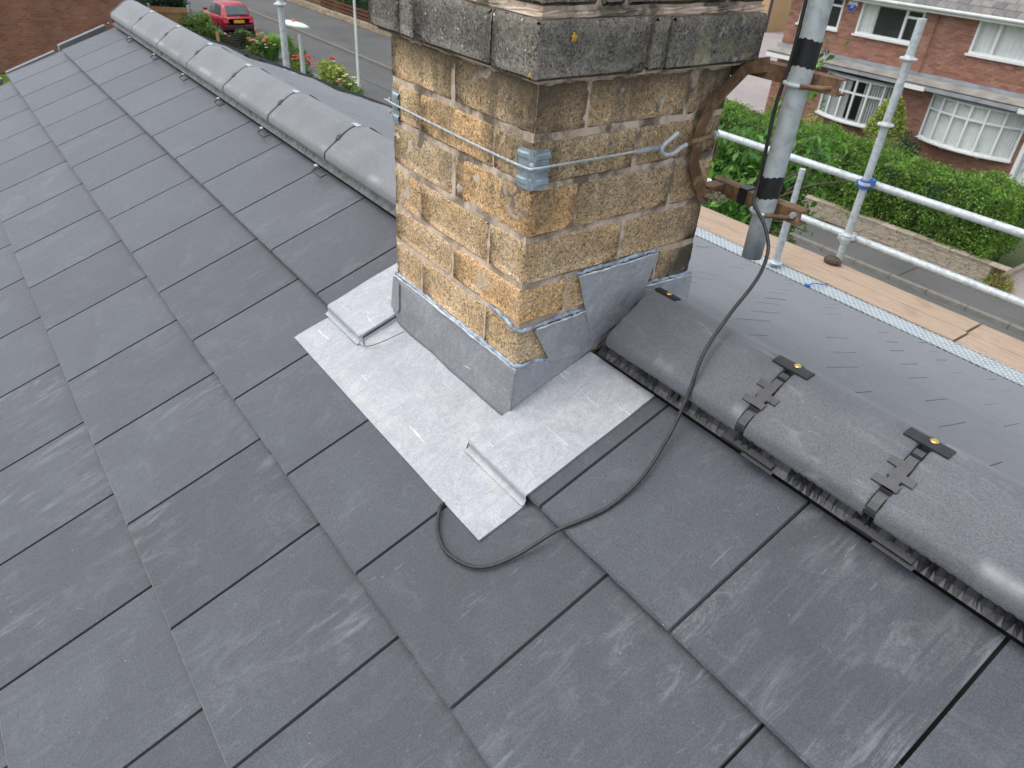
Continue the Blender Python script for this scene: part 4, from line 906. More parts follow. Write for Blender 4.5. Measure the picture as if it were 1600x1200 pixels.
for i in range(60): x, y = -4.3+random.gauss(0, .16), 17.65+random.gauss(0, .13); b.tube([(x, y, GZ), (x+random.gauss(0, .05), y, GZ+random.uniform(.2, .42))], .006, 4)
world(b, 'stem', m['terracotta'], wd_)
b = MB(); b.box((-4.5, 17.40, GZ), (-4.40, 23.8, GZ+.12)); tag(world(b, 'garden_edging', m['stone'], None, (-4.45, 20, GZ)), 'low stone edging running back from the end of the hedge', 'edging')
# leafy tree in the near front garden
tr = thing('cherry_tree', (-5.3, 8.6, GZ), 'young broad-leaved tree with drooping bright green leaves behind the chimney', 'tree')
b = MB(); b.tube(crv([(-5.3, 8.6, GZ), (-5.32, 8.62, -5), (-5.4, 8.65, -4.0), (-5.5, 8.7, -3.2)], 6), [.10-.0030*i for i in range(19)], 10); world(b, 'trunk', m['bark'], tr)
tips = []; b = MB()
for i in range(46):
    a = random.uniform(0, 2*pi); z = random.uniform(-3.9, -3.0); L = random.uniform(.9, 1.75); el = random.uniform(.1, 1.2)
    p0 = Vector((-5.45, 8.67, z)); p1 = p0+Vector((cos(a)*cos(el), sin(a)*cos(el), sin(el)))*L*.6; p2 = p0+Vector((cos(a)*cos(el)*1.05, sin(a)*cos(el)*1.05, sin(el)*1.0))*L+Vector((0, 0, -.15))
    q = crv([p0, p1, p2], 6); b.tube(q, [.028*(1-j/len(q))+.004 for j in range(len(q))], 5); tips += [q[j] for j in range(5, len(q))]
world(b, 'branch', m['bark'], tr)
tips += [Vector((-5.75, 9.4, -1.95)), Vector((-5.70, 9.45, -1.60)), Vector((-5.62, 9.5, -1.22)), Vector((-5.55, 9.45, -1.05)), Vector((-5.0, 8.9, -3.7)), Vector((-5.3, 8.9, -3.2)), Vector((-4.9, 8.95, -2.6)), Vector((-6.2, 8.5, -2.2)), Vector((-6.0, 8.2, -2.9))]
cp = []; tips = [q for q in tips if q.x < -5.2+max(0, -2.9-q.z)*.5]
for q in tips:
    k = 26; cp.append(np.array(q)+rng.normal(size=(k, 3))*np.array([.17, .17, .15]))
leaf_mesh(np.concatenate(cp), .175, .40, 'foliage', m['tree'], tr, droop=.7, kind='stuff')

# ================================================================== opposite house
YF = 24.
oh = thing('opposite_house', (-11.5, 27, GZ), 'red brick semi-detached house across the road with white framed bay windows', 'house')
HL, HR, HTOP = -15.96, -2.0, -1.30
wins = []   # openings (x0,x1,z0,z1)
W0, W1, W2 = (-15.5, -13.95, -2.36, -1.42+.0), (-13.30, -11.19, -2.36, -1.42), (-9.56, -7.30, -2.32, -1.40)
BL, BRr, DR = (-13.78, -11.08, -4.96, -3.60), (-10.06, -7.25, -4.88, -3.56), (-6.9, -5.95, -6.1, -3.9)
wins = [W0, W1, W2, BL, BRr, DR]
b = MB(); b.box((HL, YF+.10, GZ), (HR, YF+7, HTOP+.0)); 
core = MB(); xs_ = sorted({HL, HR, *[w_[0] for w_ in wins], *[w_[1] for w_ in wins]}); zs_ = sorted({GZ, HTOP, *[w_[2] for w_ in wins], *[w_[3] for w_ in wins]})
for a, c in zip(xs_, xs_[1:]):
    for e, f in zip(zs_, zs_[1:]):
        if any(w_[0] <= a and c <= w_[1] and w_[2] <= e and f <= w_[3] for w_ in wins): continue
        core.box((a, YF+.012, e), (c, YF+.12, f))
world(core, 'mortar', m['hmort'], oh)
b = MB(); b.box((HL, YF+1.4, GZ), (HR, YF+7, HTOP)); b.box((HL, YF+.121, GZ), (HL+.1, YF+1.4, HTOP)); world(b, 'inner_wall', m['room'], oh)
b = MB(); b.box((HL-.012, YF+.02, GZ), (HL-.001, YF+7, HTOP)); world(b, 'side_wall', m['whitedirty'], oh)
bm0 = MB().box((0, 0, 0), (.215, .03, .064)).mesh('brick', m['hbrick1']); cnt = 0; rest = MB()
r = 0; z = GZ
while z < HTOP-.06:
    x = HL-(.1125 if r % 2 else 0)
    while x < HR:
        a, c = max(x, HL), min(x+.215, HR)
        segs = [(a, c)]
        for w_ in wins:
            if z+.064 > w_[2] and z < w_[3]:
                ns = []
                for p, q in segs:
                    if q <= w_[0] or p >= w_[1]: ns.append((p, q)); continue
                    if p < w_[0]: ns.append((p, w_[0]))
                    if q > w_[1]: ns.append((w_[1], q))
                segs = ns
        for p, q in segs:
            if q-p < .02: continue
            if cnt < 298 and q-p > .2149 and -10.9 < p < -7.6 and -3.1 < z < -1.9: link(bm0, 'brick', oh, (p, YF, z)); cnt += 1
            elif z > -5.8 or p > -7.5: rest.box((p, YF, z), (q, YF+.02, z+.064))
        x += .225
    z += .075; r += 1
tag(world(rest, 'brick', m['hbrick'], oh), kind='stuff')
def fbox(b, x0, x1, z0, z1, y0=YF-.01, y1=YF+.07): b.box((x0, y0, z0), (x1, y1, z1))
def window(w_, mull, trans, back, blind=None, sillp=.09):
    x0, x1, z0, z1 = w_; f = .065; b = MB()
    fbox(b, x0, x1, z0, z0+f); fbox(b, x0, x1, z1-f, z1); fbox(b, x0, x0+f, z0+f, z1-f); fbox(b, x1-f, x1, z0+f, z1-f)
    for mx in mull: fbox(b, mx-f*.6, mx+f*.6, z0+f, z1-f)
    for a, c, zz in trans: fbox(b, a, c, zz-f*.5, zz+f*.5, YF-.006, YF+.066)
    wi = world(b, 'window', m['white'], oh)
    b = MB(); b.box((x0-.05, YF-sillp, z0-.06), (x1+.05, YF+.05, z0-.001)); world(b, 'sill', m['white'], wi)
    ed = [x0+f]+sorted(mull)+[x1-f]
    for a, c in zip(ed, ed[1:]):
        cuts = [zz for (p, q, zz) in trans if p <= (a+c)/2 <= q]; zz = [z0+f]+cuts+[z1-f]
        for e, g_ in zip(zz, zz[1:]):
            b = MB(); b.box((a+.02, YF+.03, e+.01), (c-.02, YF+.036, g_-.01)); world(b, 'pane', m['glass'], wi)
    for (a, c, kind) in back:
        b = MB()
        if kind == 'net':
            n = 60; b.grid(lambda u, v: (a+(c-a)*u, YF+.10+.018*sin(u*(c-a)*42), z0+(z1-z0)*v), n*2, 1); world(b, 'curtain', m['curtain'], wi)
        elif kind == 'hblind':
            k = int((z1-z0)/.045)
            for i in range(k): b.obox(((a+c)/2, YF+.10, z0+.03+i*.045), (1, 0, 0), (0, .8, -.6), (0, .6, .8), (c-a)/2, .022, .0015)
            o = world(b, 'blind', m['blind'], wi)
        elif kind == 'vblind':
            k = int((c-a)/.085)
            for i in range(k): b.obox((a+.04+i*.085, YF+.10, (z0+z1)/2), (.75, .66, 0), (-.66, .75, 0), (0, 0, 1), .035, .0015, (z1-z0)/2)
            world(b, 'blind', m['blind'], wi)
    return wi
window(W1, [-11.75], [(-11.75, W1[1], -1.66)], [(W1[0]+.05, -12.75, 'net'), (-12.75, W1[1]-.05, 'hblind')])
window(W0, [-14.65], [(-14.65, W0[1], -1.66)], [(W0[0]+.05, -14.75, 'net'), (-14.75, W0[1]-.05, 'hblind')])
window(W2, [-8.93, -7.9], [], [(W2[0]+.05, W2[1]-.05, 'net')])
def bay(w_, n, kind, zt):
    x0, x1, z0, z1 = w_; pr = .42; pts = []
    for i in range(n+1): u = i/n; pts.append(Vector((x0+(x1-x0)*u, YF-pr*sin(pi*u)**.75 if 0 < u < 1 else YF, 0)))
    f = .05; b = MB()
    def bar(p, q, za, zb, d=.05):
        t_ = (q-p).normalized(); nrm = Vector((t_.y, -t_.x, 0)); c = (p+q)/2+Vector((0, 0, (za+zb)/2)); b.obox(c, t_, nrm, (0, 0, 1), (q-p).length/2, d/2, (zb-za)/2)
    for p in pts: b.box((p.x-f*.6, p.y-.035, z0), (p.x+f*.6, p.y+.035, z1))
    for p, q in zip(pts, pts[1:]):
        bar(p, q, z0, z0+.06); bar(p, q, z1-.06, z1); bar(p, q, zt-.03, zt+.03)
    wi = world(b, 'bay_window', m['white'], oh)
    for p, q in zip(pts, pts[1:]):
        t_ = (q-p).normalized(); nrm = Vector((t_.y, -t_.x, 0)); hl = (q-p).length/2-.035
        for za, zb in ((z0+.06, zt-.03), (zt+.03, z1-.06)):
            b = MB(); b.obox((p+q)/2+Vector((0, 0, (za+zb)/2)), t_, nrm, (0, 0, 1), hl, .003, (zb-za)/2); world(b, 'pane', m['glass'], wi)
    b = MB()
    sp = [Vector((p.x+(-.07 if i == 0 else .07 if i == n else 0), p.y-.09, z0-.05)) for i, p in enumerate(pts)]
    b.prism(sp+[Vector((x1+.07, YF+.05, z0-.05)), Vector((x0-.07, YF+.05, z0-.05))], (0, 0, .049)); world(b, 'sill', m['white'], wi)
    b = MB()
    for u in (.3, .7): x = x0+(x1-x0)*u; b.prism([(x-.02, YF-.36, z0-.052), (x-.02, YF-.02, z0-.052), (x-.02, YF-.02, z0-.2), (x-.02, YF-.28, z0-.12)], (.04, 0, 0))
    world(b, 'bracket', m['white'], wi)
    b = MB()
    cp_ = [p+Vector((0, .09, 0)) for p in pts]
    if kind == 'net': 
        k = 120
        def cf(u, v):
            q = u*n; i = min(int(q), n-1); t = q-i; p = cp_[i].lerp(cp_[i+1], t); return (p.x, p.y+.012*sin(u*260), z0+.03+(z1-z0-.06)*v)
        b.grid(cf, 300, 1); world(b, 'curtain', m['curtain'], wi)
    else:
        for j in range(34):
            q = (j+.5)/34*n; i = min(int(q), n-1); p = cp_[i].lerp(cp_[i+1], q-i)
            if n*.42 < q < n*.60: continue
            b.obox((p.x, p.y+.03, (z0+z1)/2), (.55, .83, 0), (-.83, .55, 0), (0, 0, 1), .034, .0015, (z1-z0)/2-.04)
        world(b, 'blind', m['curtain'], wi)
    # roof of the bay
    b = MB(); tp = [Vector((p.x+(-.08 if i == 0 else .08 if i == n else 0), p.y-.08, z1+.002)) for i, p in enumerate(pts)]; b.prism(tp+[Vector((x1+.08, YF+.0, z1+.002)), Vector((x0-.08, YF+.0, z1+.002))], (0, 0, .05)); world(b, 'bay_roof', m['canopylead'], wi)
bay(BRr, 6, 'net', -3.98); bay(BL, 6, 'v', -4.05)
# pent canopy above the ground floor
b = MB(); b.add([(HL-.1, YF-.02, -3.18), (HR, YF-.02, -3.18), (HR, YF-.60, -3.335), (HL-.1, YF-.60, -3.335), (HL-.1, YF-.02, -3.49), (HR, YF-.02, -3.49), (HR, YF-.60, -3.45), (HL-.1, YF-.60, -3.45)], [(0, 3, 2, 1), (3, 7, 6, 2), (7, 4, 5, 6), (0, 4, 7, 3), (1, 2, 6, 5)])
can = world(b, 'canopy', m['canopy'], oh)
b = MB(); b.box((HL-.1, YF-.06, -3.185), (HR, YF-.021, -3.08)); world(b, 'canopy_flashing', m['canopylead'], can)
b = MB()
for xa, xb in ((HL-.1, -13.9), (-11.02, -10.15), (-7.4, HR)): b = MB(); b.box((xa, YF-.635, -3.49), (xb, YF-.602, -3.37)); world(b, 'fascia_board', m['white'], can)
for q in (((-13.88, YF-.632, -3.44), (-11.04, YF-.603, -3.39)), ((-10.13, YF-.632, -3.455), (-7.42, YF-.603, -3.37))): b = MB(); b.box(*q); world(b, 'fascia_board', m['canopylead'], can)
b = MB(); b.box((HL-.1, YF-.606, -3.329), (HR, YF-.55, -3.315)); world(b, 'canopy_edge', m['tape'], can)
# eaves
b = MB(); b.box((HL-.15, YF-.30, -1.405), (HR, YF+.0, -1.39)); b.box((HL-.15, YF-.32, -1.42), (HR, YF-.301, -1.26)); world(b, 'fascia', m['white'], oh)
b = MB(); b.tube([(HL-.15, YF-.38, -1.30), (HR, YF-.38, -1.30)], .055, 10); world(b, 'gutter', m['whitedirty'], oh)
# roof tiles
RA = rad(32)
b = MB(); b.prism([(HL-.15, YF-.36, -1.27), (HR, YF-.36, -1.27), (HR, YF+3.6, -1.27+3.96*tan(RA)), (HL-.15, YF+3.6, -1.27+3.96*tan(RA))], (0, 0, -.05)); rb = world(b, 'roof', m['htile2'], oh)
tb = MB().box((.004, 0, 0), (.325, .36, .016), .003).mesh('tile', m['htile']); cnt = 0; rest = MB(); Rx = Matrix.Rotation(RA-.04, 3, 'X')
for r in range(13):
    d = .30*r; y = YF-.40+d*cos(RA); z = -1.255+d*sin(RA)
    x = HL-.15-(.165 if r % 2 else 0)
    while x < HR:
        dz = random.uniform(0, .008)
        if cnt < 298 and x > -13 and r < 8: link(tb, 'tile', rb, (x, y, z+dz), (RA-.04, 0, random.uniform(-.006, .006))); cnt += 1
        else:
            q = MB().box((.004, 0, 0), (.325, .36, .016)); rest.add([Rx @ Vector(v)+Vector((x, y, z)) for v in q.v], q.f)
        x += .33
tag(world(rest, 'tile', m['htile2'], rb), kind='stuff')
# soldier course / drainpipe / door
b = MB(); b.tube([(-10.75, YF-.06, -1.4), (-10.75, YF-.06, -3.1)], .018, 8); world(b, 'overflow_pipe', m['hbrick1'], oh)
b = MB(); fbox(b, DR[0], DR[1], DR[2], DR[3], YF+.0, YF+.06); dr = world(b, 'door', m['white'], oh); b = MB(); fbox(b, DR[0]+.2, DR[1]-.2, -4.9, -4.1, YF-.012, YF-.002); world(b, 'pane', m['glass'], dr); b = MB(); b.box((DR[0]+.08, YF-.05, -5.1), (DR[0]+.11, YF-.002, -4.98)); world(b, 'handle', m['galv'], dr)
b = MB(); b.box((DR[0]-.12, YF-.25, DR[2]), (DR[0]-.01, YF-.002, DR[3]+.15)); b.box((DR[0]-.12, YF-.25, DR[3]+.02), (DR[1]+.15, YF-.002, DR[3]+.15)); world(b, 'porch', m['white'], oh)
# alarm box
ab = thing('alarm_box', (-13.62, YF-.05, -1.62), 'small white and blue alarm box high on the brick wall beside the upstairs window', 'alarm box')
hx_ = [(-.15, .13), (.15, .13), (.17, .02), (.07, -.16), (-.07, -.16), (-.17, .02)]
b = MB(); b.prism([(-13.62+x, YF-.002, -1.60+z) for x, z in hx_], (0, -.07, 0)); world(b, 'cover', m['alarm'], ab)
b = MB(); b.prism([(-13.62+x*.98, YF-.0725, -1.60+z) for x, z in [(-.17, .012), (-.10, .04), (.10, .04), (.17, .012), (.07, -.155), (-.07, -.155)]], (0, -.002, 0)); world(b, 'badge', m['alarmblue'], ab)
b = MB(); b.box((-13.69, YF-.0765, -1.605), (-13.55, YF-.0748, -1.585)); b.box((-13.66, YF-.0765, -1.655), (-13.58, YF-.0748, -1.635)); world(b, 'badge_mark', m['alarm'], ab)
# garden shrubs before the house
def bush(name, c, r, n, size, asp, mat, label, cat='bush', seed=1, lumps=9, stem=True, group=None, droop=0):
    t = thing(name, (c[0], c[1], GZ), label, cat, group); leaf_mesh(blob_pts(n, c, r, .45, lumps, seed), size, asp, 'foliage', mat, t, kind='stuff', droop=droop)
    if stem:
        b = MB()
        for k in range(5): a = k*1.3; b.tube([(c[0]+.05*cos(a), c[1]+.05*sin(a), GZ), (c[0]+r[0]*.5*cos(a), c[1]+r[1]*.5*sin(a), c[2])], [.02, .008], 5)
        world(b, 'stem', m['bark'], t)
    return t
tp = thing('topiary', (-10.5, 22.5, GZ), 'yellow-green clipped cone of golden shrub between the two bay windows', 'topiary'); g_ = rng; n = 7000
h = g_.random(n)**.8; ang = g_.random(n)*2*pi; rr = .60*np.sqrt(np.clip(1-(h-.15)**2/.74, 0, 1))*(1-.45*h); rr *= g_.uniform(.85, 1.06, n)
cone = np.stack([-10.48+rr*np.cos(ang), 22.5+rr*np.sin(ang), -4.82+h*1.22], 1)+g_.normal(size=(n, 3))*.02
leaf_mesh(cone, .075, .55, 'foliage', m['yel'], tp, kind='stuff'); b = MB(); b.tube([(-10.48, 22.5, GZ), (-10.48, 22.5, -4.5)], .05, 8); world(b, 'stem', m['bark'], tp)
b = MB(); b.lathe((-10.48, 22.5, -4.8), [(.35, 0), (.42, .3), (.30, .8), (.05, 1.1)], 14); world(b, 'inner_twigs', m['bush'], tp)
bush('shrub', (-11.9, 20.6, -4.95), (.75, .6, .62), 3500, .075, .5, m['yel'], 'rounded golden shrub rising behind the hedge below the left bay', seed=3)
bush('shrub', (-13.4, 21.2, -4.9), (.8, .7, .75), 3200, .08, .5, m['bush'], 'dark green shrub behind the hedge beside the golden shrub', seed=4)
bush('shrub', (-9.5, 21.2, -5.15), (1.5, .7, .62), 4200, .09, .5, m['bush'], 'low spreading green bush behind the hedge below the cone topiary', seed=6)
bush('shrub', (-9.6, 22.6, -5.0), (.55, .5, .65), 2400, .08, .5, m['conifer'], 'small dark evergreen at the foot of the brick wall by the topiary', seed=7)
bush('shrub', (-6.6, 20.9, -5.3), (1.3, .8, .55), 3500, .085, .5, m['hedge'], 'bright green bush growing behind the right end of the hedge', seed=8)
# buildings beyond the opposite house
tb_ = thing('tan_house', (-39, 50, GZ), 'tan rendered house wall glimpsed between the chimney top and the brick house', 'house')
b = MB(); b.box((-46, 47.5, GZ), (-33.4, 56, .6)); world(b, 'wall', m['tan'], tb_); b = MB(); b.box((-33.39, 47.4, GZ), (-33.22, 47.5, .6)); world(b, 'drainpipe', m['carblack'], tb_)
wg = thing('white_garage', (-32, 52, GZ), 'white painted outbuilding standing behind the corner of the brick house', 'garage'); b = MB(); b.box((-35.6, 51.5, GZ), (-28, 56, -4.15)); world(b, 'wall', m['white'], wg); b = MB(); b.box((-35.7, 51.4, -4.15), (-27.9, 56.1, -3.95)); world(b, 'roof', m['canopy'], wg)
b = MB(); b.box((-34.0, 51.46, GZ), (-32.2, 51.495, -4.5)); world(b, 'door', m['whitedirty'], wg)
bush('tree', (-34, 60, -2.6), (3.5, 2, 2.6), 3500, .22, .5, m['conifer'], 'dark green tree crown showing above the white outbuilding', 'tree', 12)

# ================================================================== left background
nh = thing('neighbour_house', (-37, 2, GZ), 'red brown brick gable wall beyond the far verge of the slate roof', 'house')
b = MB(); b.box((-42, -9, GZ), (-34, 6.33, -.2)); world(b, 'wall', m['farbrick'], nh)
b = MB(); b.prism([(-42.3, -9.3, -.2), (-42.3, 6.7, -.2), (-42.3, -1.3, 3.2)], (8.6, 0, 0)); world(b, 'roof', m['htile2'], nh)
b = MB(); b.box((-33.99, 5.9, -2.3), (-33.93, 6.0, -.2)); world(b, 'drainpipe', m['carblack'], nh)
slabx('neighbour_lawn', -33.9, -4.6, -9, 4.5, GZ-.2, GZ-.005, m['hedge'])
# low brick wall and pale fence, hedges
def plankfence(name, a, c, z0, z1, n, mat, label, posts=True, horiz=False, pmat=None, pw=.06):
    a, c = Vector(a), Vector(c); t_ = (c-a).normalized(); nrm = Vector((t_.y, -t_.x, 0)); L = (c-a).length; t = thing(name, ((a.x+c.x)/2, (a.y+c.y)/2, GZ), label, 'fence')
    if horiz:
        for i in range(n):
            z = z0+(z1-z0)*(i+.5)/n; b = MB(); b.obox((a+c)/2+Vector((0, 0, z)), t_, nrm, (0, 0, 1), L/2, .012, (z1-z0)/n*.40); world(b, 'slat', mat, t)
    else:
        for i in range(n):
            p = a.lerp(c, (i+.5)/n); b = MB(); b.obox(p+Vector((0, 0, (z0+z1)/2)), t_, nrm, (0, 0, 1), L/n*.48, .012, (z1-z0)/2); world(b, 'slat', mat, t)
        b = MB(); b.obox((a+c)/2+nrm*.03+Vector((0, 0, z1-.2)), t_, nrm, (0, 0, 1), L/2, .018, .04); world(b, 'rail', mat, t)
    if posts:
        for p in (a, c): b = MB(); b.obox(p+Vector((0, 0, (GZ+z1+.12)/2)), t_, nrm, (0, 0, 1), pw, pw, (z1+.12-GZ)/2); world(b, 'post', pmat or mat, t)
    return t
plankfence('fence', (-39.6, 8.2, 0), (-38.8, 9.75, 0), GZ, -4.75, 11, m['palewood'], 'short pale orange timber fence panel beside the dark hedge behind the ridge end', pmat=m['whitedirty'], pw=.04)
plankfence('slatted_fence', (-34.0, 9.5, 0), (-34.7, 11.45, 0), GZ+.35, -5.15, 8, m['darkwood'], 'dark slatted fence panel between two pale posts among the roses', horiz=True, pmat=m['palewood'], pw=.045)
lw = thing('low_brick_wall', (-40.5, 11.0, GZ), 'low red brick garden wall running along the footway towards the red car', 'wall')
n = 0; x = -46
bk = MB().box((0, 0, 0), (.215, .2, .064)).mesh('brick', m['hbrick1'])
b = MB(); b.box((-46.05, 10.93, GZ-.02), (-36.4, 11.07, GZ+.46)); world(b, 'mortar', m['hmort'], lw)
for r in range(6):
    x = -46-(.11 if r % 2 else 0)
    while x < -36.5: link(bk, 'brick', lw, (x, 10.9, GZ+.005+r*.075)); x += .225
def rhedge(name, x0, x1, y0, y1, z0, z1, n, size, mat, label, cat='hedge'):
    t = thing(name, ((x0+x1)/2, (y0+y1)/2, GZ), label, cat); u = rng.random((n, 3)); f = rng.integers(0, 3, n); u[f == 0, 2] = 1; u[f == 1, 1] = (u[f == 1, 1] > .5); u[f == 2, 0] = (u[f == 2, 0] > .3)
    p = np.array([x0, y0, z0])+u*np.array([x1-x0, y1-y0, z1-z0])+rng.normal(size=(n, 3))*.09
    leaf_mesh(p, size, .6, 'foliage', mat, t, kind='stuff'); b = MB(); b.box((x0+.15, y0+.15, GZ), (x1-.15, y1-.15, z1-.15)); world(b, 'inner_twigs', m['conifer'], t); return t
rhedge('hedge', -47.5, -41.0, 8.6, 10.3, GZ, -4.55, 9000, .13, m['conifer'], 'dark evergreen hedge block beside the road, past the pale fence panel')
bush('shrub', (-38.6, 10.0, -5.45), (1.1, .8, .8), 3000, .13, .4, m['bush'], 'straggly green bush hanging over the low brick wall', seed=21)
bush('shrub', (-37.2, 10.3, -5.75), (1.0, .5, .55), 2600, .13, .4, m['bush'], 'loose green bush in front of the red car', seed=22)
bush('shrub', (-34.8, 10.9, -5.45), (.7, .5, .45), 1200, .14, .3, m['bush'], 'grey-green arching shrub spilling over the dark slatted fence', seed=23)
gt = thing('grass_clump', (-33.6, 11.65, GZ), 'soft clump of tall bright green grass right of the dark slatted fence', 'grass clump'); 
pp = []; b = MB()
for i in range(900):
    a = random.uniform(0, 2*pi); rr_ = random.uniform(0, .25); l = random.uniform(.7, 1.15); s_ = random.uniform(.1, .62); p = Vector((-33.6+cos(a)*rr_, 11.65+sin(a)*rr_, GZ)); q = p+Vector((cos(a)*s_*.5, sin(a)*s_*.5, l*.8)); e = p+Vector((cos(a)*s_, sin(a)*s_, l)); sd_ = Vector((-sin(a), cos(a), 0))*.012
    b.add([p-sd_, p+sd_, q+sd_, q-sd_, e], [(0, 1, 2, 3), (3, 2, 4)])
world(b, 'blade', m['grassgreen'], gt)['kind'] = 'stuff'
def flowers(t, c, r, n, mat, size, seed, name='flower'):
    rr_ = random.Random(seed); size *= .62; n = int(n*1.4)
    for i in range(n):
        d = Vector((rr_.gauss(0, 1), rr_.gauss(0, 1), abs(rr_.gauss(0, 1))+.3)).normalized(); p = Vector(c)+Vector((d.x*r[0], d.y*r[1], d.z*r[2]))*rr_.uniform(.75, 1.0); b = MB()
        for k in range(9):
            a = k*2.4; q = Vector((cos(a), sin(a), .35)).normalized(); s_ = size*(.55+.05*k); o = p+q*size*.25; v = Vector((-sin(a), cos(a), 0)); b.add([p, o+q*s_*.4+v*s_*.35, o+q*s_*.62+Vector((0, 0, .15*s_)), o+q*s_*.4-v*s_*.35], [(0, 1, 2, 3)])
        world(b, name, mat, t)
t = bush('rose_bush', (-33.6, 11.1, -5.65), (.75, .6, .5), 1500, .12, .5, m['bush'], 'rose bush with pink and peach blooms at the post of the slatted fence', 'rose bush', 31); flowers(t, (-33.4, 11.1, -5.5), (.65, .5, .5), 11, m['rosepink'], .20, 1); flowers(t, (-33.0, 11.2, -5.6), (.5, .5, .4), 5, m['rosecream'], .17, 2)
t = bush('shrub', (-31.9, 12.0, -5.55), (.85, .6, .75), 2400, .11, .3, m['bush'], 'feathery brown-green bush between the white tube and the street lamp', seed=32); flowers(t, (-31.9, 12.0, -5.4), (.5, .4, .7), 4, m['rosered'], .15, 3)
t = bush('rose_bush', (-29.3, 11.35, -5.75), (.9, .5, .4), 1500, .12, .5, m['bush'], 'low rose bush with deep red blooms at the foot of the street lamp', 'rose bush', 33); flowers(t, (-29.3, 11.35, -5.6), (.9, .5, .4), 20, m['rosered'], .19, 4)
t = bush('rose_bush', (-27.2, 11.6, -5.7), (1.1, .6, .62), 3400, .12, .5, m['yel'], 'yellow-green bush crowned by one tall orange-red bloom', 'flowering bush', 34, stem=True); flowers(t, (-27.2, 11.6, -5.6), (.9, .5, .5), 9, m['rosecream'], .18, 5); flowers(t, (-27.5, 11.8, -5.15), (.12, .1, .2), 4, m['rosered'], .24, 6)
t = bush('rose_bush', (-25.6, 11.6, -5.85), (.7, .45, .45), 1300, .11, .5, m['bush'], 'small bush with cream and pink blooms nearest the chimney', 'rose bush', 35); flowers(t, (-25.6, 11.6, -5.7), (.6, .4, .45), 7, m['rosecream'], .19, 7); flowers(t, (-26.0, 11.5, -5.8), (.5, .4, .3), 3, m['rosepink'], .18, 8)
# street lamp
LPx, LPy = -19.1, 7.15
sp = thing('street_lamp', (LPx, LPy, GZ), 'street lamp with flat white lantern and orange photocell seen from above', 'street lamp')
b = MB(); b.tube([(LPx, LPy, GZ), (LPx, LPy, -4.6), (LPx, LPy, -3.35)], [.085, .075, .062], 14); world(b, 'column', m['galv'], sp)
b = MB(); b.tube([(LPx, LPy, -3.35), (LPx, LPy, -3.0), (LPx-.01, LPy-.01, -2.72)], [.06, .056, .05], 14); world(b, 'neck', m['galv_dull'], sp)
hA = Vector((-19.62, 6.82, -2.47)); hB = Vector((-18.98, 7.36, -2.56)); ax = (hB-hA).normalized(); sd_ = ax.cross(Vector((0, 0, 1))).normalized(); b = MB(); b.smooth = True
Lh = (hB-hA).length; V = []; ns = 12; nr = 12
for i in range(ns+1):
    u = i/ns; wv = .27*(sin(pi*min(1, .12+u*.88))**.55)*(.62+.38*u) if 0 < u < 1 else .02; hh = .075*(sin(pi*(.08+.84*u))**.6)
    for k in range(nr): a = 2*pi*k/nr; V.append(hA+ax*Lh*u+sd_*wv*cos(a)+Vector((0, 0, hh*sin(a))))
b.add(V, [(i*nr+k, i*nr+(k+1) % nr, (i+1)*nr+(k+1) % nr, (i+1)*nr+k) for i in range(ns) for k in range(nr)]+[tuple(range(nr)), tuple(range(ns*nr, ns*nr+nr))]); world(b, 'lantern', m['lamp'], sp)
b = MB(); b.lathe(tuple(hA+ax*Lh*.48+Vector((0, 0, .05))), [(.05, 0), (.05, .05), (.035, .075), (.0001, .08)], 12); world(b, 'photocell', m['orangelens'], sp)
sp2 = thing('lamp_column', (-25.3, 11.8, GZ), 'thin pale green steel column rising from the kerb beyond the far end of the chimney', 'lamp column'); b = MB(); b.tube([(-25.3, 11.8, GZ), (-25.3, 11.8, -5.6)], .07, 12); world(b, 'base', m['galv'], sp2)
b = MB(); b.tube([(-25.3, 11.8, -5.6), (-25.33, 11.8, -2.0), (-25.35, 11.8, 1.2)], [.046, .042, .035], 12); world(b, 'column', m['lamp'], sp2); b = MB(); b.box((-25.6, 11.65, 1.2), (-25.0, 11.95, 1.3), .03); world(b, 'lantern', m['lamp'], sp2)
